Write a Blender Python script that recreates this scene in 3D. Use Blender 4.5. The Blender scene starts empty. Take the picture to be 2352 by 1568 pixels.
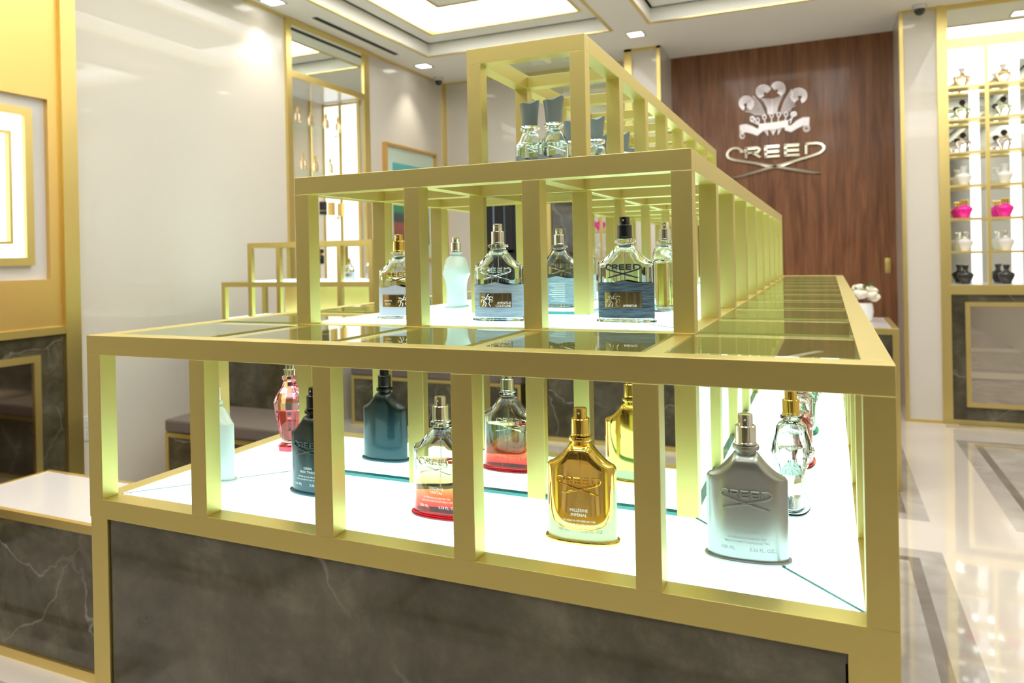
import bpy, math, random
from mathutils import Vector, Matrix
random.seed(7)
SC = bpy.context.scene
COL = SC.collection
PI = math.pi
# ------------------------------------------------------------------ camera, world, view
CAMLOC = (0.92545, -0.67437, 1.19663)
R_ = Vector((0.91701341, 0.39837112, -0.01966883)); U_ = Vector((0.01717891, 0.0098192, 0.99980422)); F_ = Vector((-0.39848626, 0.91717176, -0.00216076))
cd = bpy.data.cameras.new('camera'); cam = bpy.data.objects.new('camera', cd); COL.objects.link(cam)
m = Matrix.Identity(4)
for i in range(3):
    m[i][0] = R_[i]; m[i][1] = U_[i]; m[i][2] = -F_[i]; m[i][3] = CAMLOC[i]
cam.matrix_world = m
cd.sensor_width = 36.0; cd.lens = 1670.37 / 2352 * 36; cd.shift_y = (590.5 - 784) / 2352
cd.clip_start = 0.02; cd.clip_end = 60
cd.dof.use_dof = True; cd.dof.focus_distance = 0.93; cd.dof.aperture_fstop = 7.5
SC.camera = cam
w = bpy.data.worlds.new('world'); SC.world = w; w.use_nodes = True
w.node_tree.nodes['Background'].inputs[0].default_value = (0.9, 0.95, 1.0, 1); w.node_tree.nodes['Background'].inputs[1].default_value = 0.4
SC.view_settings.view_transform = 'Standard'; SC.view_settings.look = 'None'
SC.view_settings.exposure = 0.06; SC.view_settings.gamma = 1.0; SC.view_settings.use_curve_mapping = False
cy = SC.cycles
cy.max_bounces = 10; cy.diffuse_bounces = 3; cy.glossy_bounces = 6; cy.transmission_bounces = 9; cy.transparent_max_bounces = 12
cy.use_adaptive_sampling = True; cy.adaptive_threshold = .1
cy.sample_clamp_indirect = 6.0; cy.use_denoising = True; cy.caustics_reflective = True; cy.caustics_refractive = True
cy.blur_glossy = 0.3
COFFER_E = 4.2; SHELF_E = 2.5; CASE_E = 1.25; SPOT_W = 18.0; NICHE_E = 1.4

# ------------------------------------------------------------------ materials
MATS = {}
def mat(name, col=(.8, .8, .8), rough=.5, metal=0., trans=0., ior=1.45, emit=None, es=0., coat=0., crough=.03, spec=.5, aniso=0., sub=None):
    if name in MATS: return MATS[name]
    M = bpy.data.materials.new(name); M.use_nodes = True
    b = M.node_tree.nodes['Principled BSDF']; I = b.inputs
    I['Base Color'].default_value = (*col, 1); I['Roughness'].default_value = rough; I['Metallic'].default_value = metal
    I['Transmission Weight'].default_value = trans; I['IOR'].default_value = ior
    I['Coat Weight'].default_value = coat; I['Coat Roughness'].default_value = crough
    I['Specular IOR Level'].default_value = spec; I['Anisotropic'].default_value = aniso
    if emit: I['Emission Color'].default_value = (*emit, 1); I['Emission Strength'].default_value = es
    MATS[name] = M; return M
def nt(M): return M.node_tree, M.node_tree.nodes, M.node_tree.links, M.node_tree.nodes['Principled BSDF']
def N(M, t, **kw):
    n = M.node_tree.nodes.new(t)
    for k, v in kw.items():
        if k.startswith('i_'): n.inputs[k[2:].replace('_', ' ')].default_value = v
        else: setattr(n, k, v)
    return n
def ramp(M, stops):
    n = M.node_tree.nodes.new('ShaderNodeValToRGB'); e = n.color_ramp.elements
    while len(e) > 1: e.remove(e[-1])
    e[0].position = stops[0][0]; e[0].color = (*stops[0][1], 1)
    for p, c in stops[1:]:
        x = e.new(p); x.color = (*c, 1)
    return n
gold = mat('brushed_gold', (.645, .535, .190), .37, .97)
def goldnoise(M):
    t, n, l, b = nt(M)
    tc = N(M, 'ShaderNodeTexCoord'); mp = N(M, 'ShaderNodeMapping'); mp.inputs['Scale'].default_value = (3, 3, 160)
    no = N(M, 'ShaderNodeTexNoise'); no.inputs['Scale'].default_value = 14; no.inputs['Detail'].default_value = 4
    mr = N(M, 'ShaderNodeMapRange'); mr.inputs['To Min'].default_value = .36; mr.inputs['To Max'].default_value = .46
    l.new(tc.outputs['Object'], mp.inputs['Vector']); l.new(mp.outputs[0], no.inputs['Vector']); l.new(no.outputs[0], mr.inputs[0]); l.new(mr.outputs[0], b.inputs['Roughness'])
goldnoise(gold)
golddeep = mat('satin_gold_panel', (.86, .60, .22), .38, 1.0)
goldtrim = mat('gold_trim', (.76, .61, .24), .34, 1.0)
polgold = mat('polished_gold', (.88, .62, .16), .07, 1.0)
chrome = mat('polished_chrome', (.80, .78, .72), .08, 1.0)
blackpl = mat('gloss_black', (.008, .008, .009), .12, 0, coat=.6)
mirror = mat('mirror_glass', (.90, .95, .92), .002, 1.0)
wallm = mat('lacquered_wall_panel', (.68, .635, .555), .4, 0, coat=.55, crough=.015)
ceilm = mat('ceiling_paint', (.94, .93, .87), .75)
whitem = mat('white_lacquer', (.69, .665, .66), .25, coat=.5)
shelf_e = mat('backlit_shelf', (.75, .8, .82), .08, 0, emit=(.55, .94, .90), es=SHELF_E, coat=.5)
case_e = mat('backlit_panel', (.8, .8, .8), .2, 0, emit=(.95, .98, 1.0), es=CASE_E)
niche_e = mat('niche_light', (.8, .8, .8), .3, 0, emit=(.96, .96, 1.0), es=NICHE_E)
coffer_e = mat('cove_light', (.8, .8, .8), .5, 0, emit=(.97, .97, 1.0), es=COFFER_E)
lamp_e = mat('downlight_lens', (.9, .9, .9), .4, 0, emit=(1, .97, .9), es=8.0)
teal = mat('glass_edge', (.02, .26, .27), .15, 0, coat=1)
pane = mat('display_glass', (.90, .97, .93), 0.0, 0, trans=1.0, ior=1.5)
cushion = mat('taupe_cushion', (.155, .122, .102), .75)
black = mat('matt_black', (.01, .01, .01), .6)
darkmetal = mat('black_steel', (.02, .02, .022), .35)
frostw = mat('white_satin_glass', (.62, .70, .69), .28, coat=.3)
outside = mat('street_glass', (.2, .24, .28), .1, 0, emit=(.42, .5, .6), es=.55)
petal = mat('ivory_petals', (.82, .76, .62), .6)
leafm = mat('leaf_green', (.10, .24, .05), .5)
def pane_mat():
    M = bpy.data.materials.new('thin_display_glass'); M.use_nodes = True
    t, n, l = M.node_tree, M.node_tree.nodes, M.node_tree.links
    for x in list(n): n.remove(x)
    o = n.new('ShaderNodeOutputMaterial'); mx = n.new('ShaderNodeMixShader'); tr = n.new('ShaderNodeBsdfTransparent'); gl = n.new('ShaderNodeBsdfGlossy')
    fr = n.new('ShaderNodeFresnel'); fr.inputs[0].default_value = 1.62
    tr.inputs[0].default_value = (.93, .985, .955, 1); gl.inputs['Color'].default_value = (.96, 1, .97, 1); gl.inputs['Roughness'].default_value = .0
    ge = n.new('ShaderNodeNewGeometry'); sb = n.new('ShaderNodeMath'); sb.operation = 'SUBTRACT'; sb.inputs[0].default_value = 1; mu = n.new('ShaderNodeMath'); mu.operation = 'MULTIPLY'
    l.new(ge.outputs['Backfacing'], sb.inputs[1]); l.new(sb.outputs[0], mu.inputs[0]); l.new(fr.outputs[0], mu.inputs[1])
    l.new(mu.outputs[0], mx.inputs[0]); l.new(tr.outputs[0], mx.inputs[1]); l.new(gl.outputs[0], mx.inputs[2]); l.new(mx.outputs[0], o.inputs[0])
    return M
tpane = pane_mat()
def stone_mat():
    M = mat('brown_marble', (.09, .075, .06), .12, coat=.3)
    t, n, l, b = nt(M)
    tc = N(M, 'ShaderNodeTexCoord'); no = N(M, 'ShaderNodeTexNoise'); no.inputs['Scale'].default_value = 6.5; no.inputs['Detail'].default_value = 12; no.inputs['Roughness'].default_value = .68; no.inputs['Distortion'].default_value = .25
    r = ramp(M, [(.30, (.030, .025, .013)), (.44, (.062, .053, .031)), (.55, (.090, .079, .049)), (.72, (.17, .15, .10))])
    n2 = N(M, 'ShaderNodeTexNoise'); n2.inputs['Scale'].default_value = 3; n2.inputs['Detail'].default_value = 5
    mx = N(M, 'ShaderNodeMix'); mx.data_type = 'RGBA'; mx.blend_type = 'MIX'
    vo = N(M, 'ShaderNodeTexVoronoi'); vo.feature = 'DISTANCE_TO_EDGE'; vo.inputs['Scale'].default_value = 1.7
    add = N(M, 'ShaderNodeVectorMath'); add.operation = 'MULTIPLY_ADD'; add.inputs[1].default_value = (.35, .35, .35)
    l.new(tc.outputs['Object'], no.inputs['Vector']); l.new(tc.outputs['Object'], n2.inputs['Vector'])
    l.new(n2.outputs['Color'], add.inputs[0]); l.new(tc.outputs['Object'], add.inputs[2]); l.new(add.outputs[0], vo.inputs['Vector'])
    rv = ramp(M, [(0, (1, 1, 1)), (.007, (0, 0, 0))])
    n3 = N(M, 'ShaderNodeTexNoise'); n3.inputs['Scale'].default_value = 2.1
    r3 = ramp(M, [(.36, (0, 0, 0)), (.55, (.7, .7, .7))])
    mu = N(M, 'ShaderNodeMath'); mu.operation = 'MULTIPLY'
    l.new(vo.outputs['Distance'], rv.inputs[0]); l.new(tc.outputs['Object'], n3.inputs['Vector']); l.new(n3.outputs[0], r3.inputs[0])
    l.new(rv.outputs[0], mu.inputs[0]); l.new(r3.outputs[0], mu.inputs[1])
    l.new(no.outputs[0], r.inputs[0]); l.new(mu.outputs[0], mx.inputs[0]); l.new(r.outputs[0], mx.inputs[6]); mx.inputs[7].default_value = (.36, .33, .29, 1)
    l.new(mx.outputs[2], b.inputs['Base Color'])
    return M
stone = stone_mat(); stone.node_tree.nodes['Principled BSDF'].inputs['Roughness'].default_value = .055
def wood_mat():
    M = mat('walnut_veneer', (.2, .08, .03), .38, coat=.25, crough=.1)
    t, n, l, b = nt(M)
    tc = N(M, 'ShaderNodeTexCoord'); mp = N(M, 'ShaderNodeMapping'); mp.inputs['Scale'].default_value = (7, 7, .55)
    no = N(M, 'ShaderNodeTexNoise'); no.inputs['Scale'].default_value = 3.0; no.inputs['Detail'].default_value = 8; no.inputs['Roughness'].default_value = .6; no.inputs['Distortion'].default_value = .6
    r = ramp(M, [(.3, (.115, .038, .012)), (.48, (.215, .082, .031)), (.7, (.30, .13, .055))])
    mp2 = N(M, 'ShaderNodeMapping'); mp2.inputs['Scale'].default_value = (60, 60, 1.6)
    n2 = N(M, 'ShaderNodeTexNoise'); n2.inputs['Scale'].default_value = 3; n2.inputs['Detail'].default_value = 3
    r2 = ramp(M, [(.35, (.72, .72, .72)), (.6, (1, 1, 1))])
    mx = N(M, 'ShaderNodeMix'); mx.data_type = 'RGBA'; mx.blend_type = 'MULTIPLY'; mx.inputs[0].default_value = .8
    l.new(tc.outputs['Object'], mp.inputs[0]); l.new(mp.outputs[0], no.inputs['Vector']); l.new(no.outputs[0], r.inputs[0])
    l.new(tc.outputs['Object'], mp2.inputs[0]); l.new(mp2.outputs[0], n2.inputs['Vector']); l.new(n2.outputs[0], r2.inputs[0])
    l.new(r.outputs[0], mx.inputs[6]); l.new(r2.outputs[0], mx.inputs[7]); l.new(mx.outputs[2], b.inputs['Base Color'])
    return M
wood = wood_mat()
def marble(name, c0, c1, c2, sc=3., rough=.06):
    M = mat(name, c1, rough, coat=.4, crough=.02)
    t, n, l, b = nt(M)
    tc = N(M, 'ShaderNodeTexCoord'); no = N(M, 'ShaderNodeTexNoise'); no.inputs['Scale'].default_value = sc; no.inputs['Detail'].default_value = 8; no.inputs['Distortion'].default_value = 1.2
    r = ramp(M, [(.3, c0), (.5, c1), (.72, c2)])
    l.new(tc.outputs['Object'], no.inputs['Vector']); l.new(no.outputs[0], r.inputs[0]); l.new(r.outputs[0], b.inputs['Base Color'])
    return M
f_cream = marble('cream_floor_tile', (.68, .60, .51), (.72, .65, .56), (.76, .69, .60), 1.2)
f_grey = marble('grey_floor_marble', (.36, .32, .27), (.45, .41, .36), (.55, .51, .46), 4.)
f_dark = marble('dark_floor_strip', (.15, .12, .095), (.19, .155, .125), (.24, .20, .17), 5.)

def zgrad(name, stops, zmax, rough=.3, metal=0., trans=0., coat=0., ior=1.45):
    """material whose colour is graded over the height of the bottle (tinted glass; shelf glow painted into lacquer)"""
    M = mat(name, (1, 1, 1), rough, metal, trans, ior, coat=coat)
    t, n, l, b = nt(M)
    tc = N(M, 'ShaderNodeTexCoord'); sp = N(M, 'ShaderNodeSeparateXYZ'); mr = N(M, 'ShaderNodeMapRange'); mr.inputs['From Max'].default_value = zmax
    r = ramp(M, stops)
    l.new(tc.outputs['Object'], sp.inputs[0]); l.new(sp.outputs['Z'], mr.inputs[0]); l.new(mr.outputs[0], r.inputs[0]); l.new(r.outputs[0], b.inputs['Base Color'])
    return M
BW = .0775
silverm = mat('silver_lacquer', (.40, .41, .40), .30, .9, coat=.25, crough=.12)
gitm = zgrad('dark_blue_lacquer_lit_foot', [(0, (.028, .085, .12)), (.5, (.013, .044, .064)), (.88, (.007, .013, .016))], BW*1.2, .28, 0, coat=.35)  # lighter teal towards the foot: shelf light painted into the lacquer colour
clearg = mat('clear_glass', (.96, .99, .98), 0, 0, 1., 1.45)
santalg = zgrad('red_shaded_glass', [(0, (.75, .01, .03)), (.09, (.9, .10, .10)), (.35, (.97, .45, .36)), (.62, (.96, .95, .90)), (1, (.97, .97, .96))], BW*1.1, 0, 0, 1.)
pinkg = zgrad('pink_shaded_glass', [(0, (.75, .02, .10)), (.25, (.95, .40, .45)), (1, (.97, .75, .78))], BW*1.1, 0, 0, 1.)
redg = zgrad('scarlet_shaded_glass', [(0, (.8, .02, .01)), (.3, (.95, .25, .15)), (1, (.97, .8, .78))], BW*1.1, 0, 0, 1.)
greeng = zgrad('green_shaded_glass', [(0, (.0, .25, .08)), (.3, (.3, .8, .5)), (1, (.9, .97, .94))], BW*1.1, 0, 0, 1.)
liq_y = mat('pale_yellow_scent', (.93, .93, .55), 0, 0, 1., 1.33)
liq_g = mat('amber_scent', (.93, .82, .28), 0, 0, 1., 1.33)
liq_c = mat('clear_scent', (.93, .97, .88), 0, 0, 1., 1.33)
palelime = mat('pale_lime_glass', (.60, .66, .36), .15, 0, coat=.6)
grime = mat('grey_satin_plastic', (.17, .20, .215), .35)
def ribbed(name, c0, c1):
    M = mat(name, c0, .5)
    t, n, l, b = nt(M)
    tc = N(M, 'ShaderNodeTexCoord'); mp = N(M, 'ShaderNodeMapping'); mp.inputs['Scale'].default_value = (30, 30, 800)
    no = N(M, 'ShaderNodeTexNoise'); no.inputs['Scale'].default_value = 1.6; no.inputs['Detail'].default_value = 3; no.inputs['Distortion'].default_value = .4
    r = ramp(M, [(.38, c0), (.6, c1)]); bp = N(M, 'ShaderNodeBump'); bp.inputs['Strength'].default_value = .6; bp.inputs['Distance'].default_value = .0008
    l.new(tc.outputs['Object'], mp.inputs[0]); l.new(mp.outputs[0], no.inputs['Vector']); l.new(no.outputs[0], r.inputs[0]); l.new(r.outputs[0], b.inputs['Base Color'])
    l.new(no.outputs[0], bp.inputs['Height']); l.new(bp.outputs[0], b.inputs['Normal'])
    return M
band_dark = ribbed('ribbed_navy_leather', (.006, .012, .020), (.075, .115, .155))
band_blue = ribbed('ribbed_blue_grey_leather', (.20, .26, .34), (.33, .40, .50))
band_pale = mat('pale_lilac_band', (.48, .50, .60), .5)
plaque = mat('silver_plaque', (.72, .68, .55), .10, 1.0)
plaqueg = mat('gold_plaque', (.85, .60, .25), .10, 1.0)
inkw = mat('white_print', (.9, .9, .9), .5)
inkg = mat('grey_print', (.30, .33, .34), .5)
inkd = mat('dark_print', (.02, .03, .05), .4)
emblemm = mat('backlit_emblem', (.85, .83, .82), .25, .3, emit=(1, .93, .93), es=.22)
signm = mat('champagne_sign_metal', (.80, .76, .66), .12, 1.0)
hotpink = mat('hot_pink_lacquer', (.95, .0, .42), .2, coat=.6)
whiteg = mat('white_porcelain', (.82, .82, .82), .2, coat=.5)
blackg = mat('smoke_black_lacquer', (.02, .024, .03), .15, coat=.6)
lilacg = mat('lilac_clear_glass', (.93, .86, .95), .02, 0, 1., 1.45)
greencl = mat('mint_clear_glass', (.88, .96, .86), .02, 0, 1., 1.45)
ambercl = mat('peach_clear_glass', (.95, .74, .50), .02, 0, 1., 1.45)
steelcl = mat('silvered_glass', (.8, .8, .8), .1, .9)
def art_mat():
    M = mat('striped_art_print', (.5, .5, .5), .5)
    t, n, l, b = nt(M)
    tc = N(M, 'ShaderNodeTexCoord'); sp = N(M, 'ShaderNodeSeparateXYZ'); mr = N(M, 'ShaderNodeMapRange'); mr.inputs['From Min'].default_value = -.33; mr.inputs['From Max'].default_value = .33
    r = ramp(M, [(0, (.12, .03, .05)), (.1, (.30, .03, .04)), (.2, (.45, .05, .04)), (.27, (.42, .06, .03)), (.29, (.03, .03, .05)), (.38, (.03, .05, .08)), (.42, (.02, .28, .12)), (.5, (.02, .30, .16)), (.54, (.02, .20, .45)), (.66, (.02, .08, .30)), (.72, (.05, .42, .52)), (1, (.10, .50, .58))])
    l.new(tc.outputs['Object'], sp.inputs[0]); l.new(sp.outputs['Z'], mr.inputs[0]); l.new(mr.outputs[0], r.inputs[0]); l.new(r.outputs[0], b.inputs['Base Color'])
    return M
art = art_mat()

# ------------------------------------------------------------------ mesh helpers
class MB:
    def __init__(s): s.v = []; s.f = []; s.mi = []; s.sm = []
    def add(s, v, f, mi=0, sm=False):
        o = len(s.v); s.v += [tuple(p) for p in v]; s.f += [tuple(o + i for i in q) for q in f]; s.mi += [mi] * len(f); s.sm += [sm] * len(f); return s
    def box(s, x0, y0, z0, x1, y1, z1, mi=0):
        v = [(x0, y0, z0), (x1, y0, z0), (x1, y1, z0), (x0, y1, z0), (x0, y0, z1), (x1, y0, z1), (x1, y1, z1), (x0, y1, z1)]
        return s.add(v, [(3, 2, 1, 0), (4, 5, 6, 7), (0, 1, 5, 4), (1, 2, 6, 5), (2, 3, 7, 6), (3, 0, 4, 7)], mi)
    def frame_xz(s, x0, z0, x1, z1, t, y0, y1):
        s.box(x0, y0, z0, x1, y1, z0 + t); s.box(x0, y0, z1 - t, x1, y1, z1); s.box(x0, y0, z0 + t, x0 + t, y1, z1 - t); return s.box(x1 - t, y0, z0 + t, x1, y1, z1 - t)
    def frame_yz(s, y0, z0, y1, z1, t, x0, x1):
        s.box(x0, y0, z0, x1, y1, z0 + t); s.box(x0, y0, z1 - t, x1, y1, z1); s.box(x0, y0, z0 + t, x1, y0 + t, z1 - t); return s.box(x0, y1 - t, z0 + t, x1, y1, z1 - t)
    def frame_xy(s, x0, y0, x1, y1, t, z0, z1):
        s.box(x0, y0, z0, x1, y0 + t, z1); s.box(x0, y1 - t, z0, x1, y1, z1); s.box(x0, y0 + t, z0, x0 + t, y1 - t, z1); return s.box(x1 - t, y0 + t, z0, x1, y1 - t, z1)
    def loft(s, rings, mi=0, caps=True, sm=True):
        n = len(rings[0]); v = [p for r in rings for p in r]; f = []
        for a in range(len(rings) - 1):
            for i in range(n):
                j = (i + 1) % n; f.append((a * n + i, a * n + j, (a + 1) * n + j, (a + 1) * n + i))
        s.add(v, f, mi, sm)
        if caps:
            o = len(s.v) - len(v)
            s.f.append(tuple(o + i for i in reversed(range(n)))); s.mi.append(mi); s.sm.append(False)
            s.f.append(tuple(o + (len(rings) - 1) * n + i for i in range(n))); s.mi.append(mi); s.sm.append(False)
        return s
    def lathe(s, prof, n=28, sx=1., sy=1., c=(0, 0), mi=0, p=2., caps=True, sm=True):
        rings = []
        for r, z in prof:
            ring = []
            for i in range(n):
                a = 2 * PI * i / n; ca, sa = math.cos(a), math.sin(a)
                ring.append((c[0] + sx * r * math.copysign(abs(ca) ** (2 / p), ca), c[1] + sy * r * math.copysign(abs(sa) ** (2 / p), sa), z))
            rings.append(ring)
        return s.loft(rings, mi, caps, sm)
    def build(s, name, mats, parent=None, bev=0., loc=None):
        me = bpy.data.meshes.new(name); me.from_pydata(s.v, [], s.f)
        if not isinstance(mats, (list, tuple)): mats = [mats]
        for M in mats: me.materials.append(M)
        me.polygons.foreach_set('material_index', s.mi); me.polygons.foreach_set('use_smooth', s.sm); me.update()
        if any(s.sm): me.set_sharp_from_angle(angle=math.radians(38))
        o = bpy.data.objects.new(name, me); COL.objects.link(o)
        if parent: o.parent = parent
        if loc: o.location = loc
        if bev:
            b = o.modifiers.new('bevel', 'BEVEL'); b.width = bev; b.segments = 2; b.limit_method = 'ANGLE'; b.angle_limit = .6
        return o
def thing(name, label, cat, loc=(0, 0, 0), rz=0., group=None):
    o = bpy.data.objects.new(name, None); COL.objects.link(o); o.location = loc; o.rotation_euler = (0, 0, rz); o.empty_display_size = .05
    return tag(o, label, cat, group)
def tag(o, label, cat, group=None):
    o['label'] = label; o['category'] = cat
    if group: o['group'] = group
    return o
def struct(name, mb, mats, bev=0.):
    o = mb.build(name, mats, None, bev); o['kind'] = 'structure'; return o
def kids(o): return [c for c in COL.objects if c.parent == o]
def dup(root, loc, rz, label, group=None):
    r = root.copy(); COL.objects.link(r); r.location = loc; r.rotation_euler = (0, 0, rz); r['label'] = label
    if group: r['group'] = group
    for ch in list(root.children):
        c = ch.copy(); COL.objects.link(c); c.parent = r
        for g in list(ch.children):
            d = g.copy(); COL.objects.link(d); d.parent = c
    return r
def sweep(mb, pts, wd, h0, h1, fn, mi=0):
    """flat-faced stroke along pts (x,z); wd = half width (float or list); between heights h0..h1 off surface fn(x,z,off)"""
    n = len(pts); ws = wd if isinstance(wd, (list, tuple)) else [wd] * n
    rings = []
    for i, (x, z) in enumerate(pts):
        a = pts[max(i - 1, 0)]; b = pts[min(i + 1, n - 1)]
        dx, dz = b[0] - a[0], b[1] - a[1]; L = math.hypot(dx, dz) or 1; nx, nz = -dz / L, dx / L; q = ws[i]
        hm = h0 + (h1 - h0) * .55
        prof = [(-1, h0), (-1, hm), (-.55, h1), (.55, h1), (1, hm), (1, h0)]
        rings.append([fn(x + nx * q * u, z + nz * q * u, h) for u, h in prof])
    mb.loft(rings, mi, True, False)
def arc(cx, cz, rx, rz, a0, a1, n=10):
    return [(cx + rx * math.cos(math.radians(a0 + (a1 - a0) * i / n)), cz + rz * math.sin(math.radians(a0 + (a1 - a0) * i / n))) for i in range(n + 1)]
# lettering in unit coordinates: x 0..1, z measured down from 0 to .52
LOGO = {
 'C': [([(.155, .11), (.15, .06), (.125, .03), (.09, .02), (.05, .03), (.018, .07), (.004, .12), (.018, .175), (.06, .21), (.12, .232), (.3, .295), (.5, .37), (.72, .45), (.88, .51), (.955, .518)], [1] * 11 + [1, 1, .9, .15])],
 'R': [([(.207, .205), (.207, .03)], None), ([(.197, .035), (.31, .035), (.338, .05), (.346, .075), (.338, .10), (.31, .117), (.207, .117)], None), ([(.27, .117), (.355, .205)], None)],
 'E': [([(.41, .205), (.41, .03)], None), ([(.40, .035), (.55, .035)], None), ([(.40, .117), (.545, .117)], None), ([(.40, .2), (.55, .2)], None)],
 'E2': [([(.61, .205), (.61, .03)], None), ([(.60, .035), (.75, .035)], None), ([(.60, .117), (.745, .117)], None), ([(.60, .2), (.75, .2)], None)],
 'D': [([(.815, .205), (.815, .03)], None), ([(.805, .035), (.92, .035), (.965, .055), (.992, .10), (.985, .15), (.95, .195), (.88, .23), (.7, .30), (.5, .37), (.3, .44), (.13, .505), (.04, .52)], [1] * 10 + [.9, .15])]}
for _k in LOGO:
    LOGO[_k] = [([(x, z * .75 if z <= .21 else .1575 + (z - .21) * .735) for x, z in pts], ws) for pts, ws in LOGO[_k]]
def logo(mb, x0, ztop, width, hw, h0, h1, fn, keys=('C', 'R', 'E', 'E2', 'D'), mi=0):
    for k in keys:
        for pts, ws in LOGO[k]:
            P = [(x0 + p[0] * width, ztop - p[1] * width) for p in pts]
            if len(P) > 3: # refine for curved surfaces
                Q = []; W2 = []
                for i in range(len(P) - 1):
                    for s in range(3):
                        Q.append((P[i][0] + (P[i + 1][0] - P[i][0]) * s / 3, P[i][1] + (P[i + 1][1] - P[i][1]) * s / 3))
                        a, b = (ws[i], ws[i + 1]) if ws else (1, 1); W2.append(a + (b - a) * s / 3)
                Q.append(P[-1]); W2.append(ws[-1] if ws else 1)
                P, wl = Q, [q * hw for q in W2]
            else: wl = hw
            sweep(mb, P, wl, h0, h1, fn, mi)
DG = None
def text_mesh(mb, body, size, x, z, fn, off, align='CENTER', mi=0, spacing=1.0):
    c = bpy.data.curves.new('t', 'FONT'); c.body = body; c.size = size; c.align_x = align; c.space_character = spacing; c.resolution_u = 2
    o = bpy.data.objects.new('t', c); COL.objects.link(o)
    dg = bpy.context.evaluated_depsgraph_get(); me = o.evaluated_get(dg).to_mesh()
    v = [fn(x + p.co.x, z + p.co.y, off) for p in me.vertices]; f = [tuple(p.vertices) for p in me.polygons]
    mb.add(v, f, mi); o.evaluated_get(dg).to_mesh_clear(); bpy.data.objects.remove(o); bpy.data.curves.remove(c)

# ------------------------------------------------------------------ main dimensions
T, TY, B = .0252, .0243, .0258
X = [0, .187, .379, .559, .7534, .95]; W = .95 + T
MY = .20468; D = 11 * MY + TY
Z1 = 1.10; ZS = Z1 - .2203; ZB = ZS - B           # top of lower tier, its shelf, underside of bottom rail
Z2 = Z1 + .22058; Z3 = Z2 + .21956
H = 2.83; XL = -2.38; YB = 5.02; YW = 5.5; XR = 2.9; YF = -3.65
XLB = -2.42; YBL = 5.38
# ------------------------------------------------------------------ floor
def floor():
    mb = MB()
    px, py = 2.2, 1.95            # repeat of the inlaid rectangles
    rects = []
    for i in range(-2, 2):
        for j in range(-3, 2):
            x0 = 1.63 + i * px; y0 = 2.95 + j * py
            rects.append((x0, y0, x0 + px - .315, y0 + 1.6))
    xs = {-2.9, XR + .1}; ys = {YF - .1, 5.6}
    for x0, y0, x1, y1 in rects:
        for d in (0, .085, .125): xs |= {x0 + d, x1 - d}; ys |= {y0 + d, y1 - d}
    xs = sorted(q for q in xs if -2.9 <= q <= XR + .1); ys = sorted(q for q in ys if YF - .1 <= q <= 5.6)
    V = [(x, y, 0) for y in ys for x in xs]; nx = len(xs)
    for j in range(len(ys) - 1):
        for i in range(nx - 1):
            cx, cy_ = (xs[i] + xs[i + 1]) / 2, (ys[j] + ys[j + 1]) / 2; k = 0
            for x0, y0, x1, y1 in rects:
                if x0 < cx < x1 and y0 < cy_ < y1:
                    d = min(cx - x0, x1 - cx, cy_ - y0, y1 - cy_); k = 2 if .085 < d < .125 else 1
            mb.f.append((j * nx + i, j * nx + i + 1, (j + 1) * nx + i + 1, (j + 1) * nx + i)); mb.mi.append(k); mb.sm.append(False)
    mb.v = V
    struct('floor', mb, [f_cream, f_grey, f_dark])
floor()
# ------------------------------------------------------------------ ceiling with coffers
coffers = [(-2.03, 1.15, -.51, 4.50), (-.2, 1.15, 1.32, 4.46), (1.63, 1.15, 2.7, 4.46), (-2.03, -2.6, -.51, .8), (-.2, -2.6, 1.32, .8), (1.63, -2.6, 2.7, .8)]
def ceiling():
    mb = MB()
    xs = sorted({-2.9, XR + .1} | {c[0] for c in coffers} | {c[2] for c in coffers}); ys = sorted({YF - .1, 5.6} | {c[1] for c in coffers} | {c[3] for c in coffers})
    for i in range(len(xs) - 1):
        for j in range(len(ys) - 1):
            cx, c2 = (xs[i] + xs[i + 1]) / 2, (ys[j] + ys[j + 1]) / 2
            if any(a < cx < c and b < c2 < d for a, b, c, d in coffers): continue
            mb.box(xs[i], ys[j], H, xs[i + 1], ys[j + 1], H + .03)
    for a, b, c, d in coffers:
        z1 = H + .10; z2 = z1 + .16; q = .165 if c - a > 1.3 else .14; r = .225
        # upstand, ledge with a rectangular hole, and upper well
        mb.frame_xy(a - .02, b - .02, c + .02, d + .02, .02, H + .03, z1)
        mb.box(a, b, z1, c, b + r, z1 + .02); mb.box(a, d - r, z1, c, d, z1 + .02); mb.box(a, b + r, z1, a + q, d - r, z1 + .02); mb.box(c - q, b + r, z1, c, d - r, z1 + .02)
        mb.box(a, b, z2 + .01, c, d, z2 + .03)
        mb.frame_xy(a, b, c, d, .02, z1, z2)
    struct('ceiling', mb, ceilm)
    k = 1
    for a, b, c, d in coffers:
        z1 = H + .10; z2 = z1 + .16; q = .165 if c - a > 1.3 else .14; r = .225
        g = MB(); g.frame_xy(a - .022, b - .022, c + .022, d + .022, .023, H - .005, H + .002); g.frame_xy(a + q - .02, b + r - .02, c - q + .02, d - r + .02, .024, z1 - .005, z1 + .024)
        pa, pb, pc, pd = a + q + .33, b + r + .5, c - q - .33, d - r - .5
        if pc - pa > .2: g.frame_xy(pa, pb, pc, pd, .022, z1 - .004, z1 + .025)
        struct('trim_%d' % k, g, goldtrim); k += 1
        if pc - pa > .2:
            p = MB(); p.box(pa + .01, pb + .01, z1 + .002, pc - .01, pd - .01, z1 + .04); struct('trim_%d' % k, p, ceilm); k += 1
            hg = MB()
        e = MB(); e.box(a + .02, b + .02, z2, c - .02, d - .02, z2 + .008)
        L = e.build('cove_lighting', coffer_e); L['kind'] = 'structure'; L.name = 'trim_%d' % k; k += 1
    return k
TR = ceiling()
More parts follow.
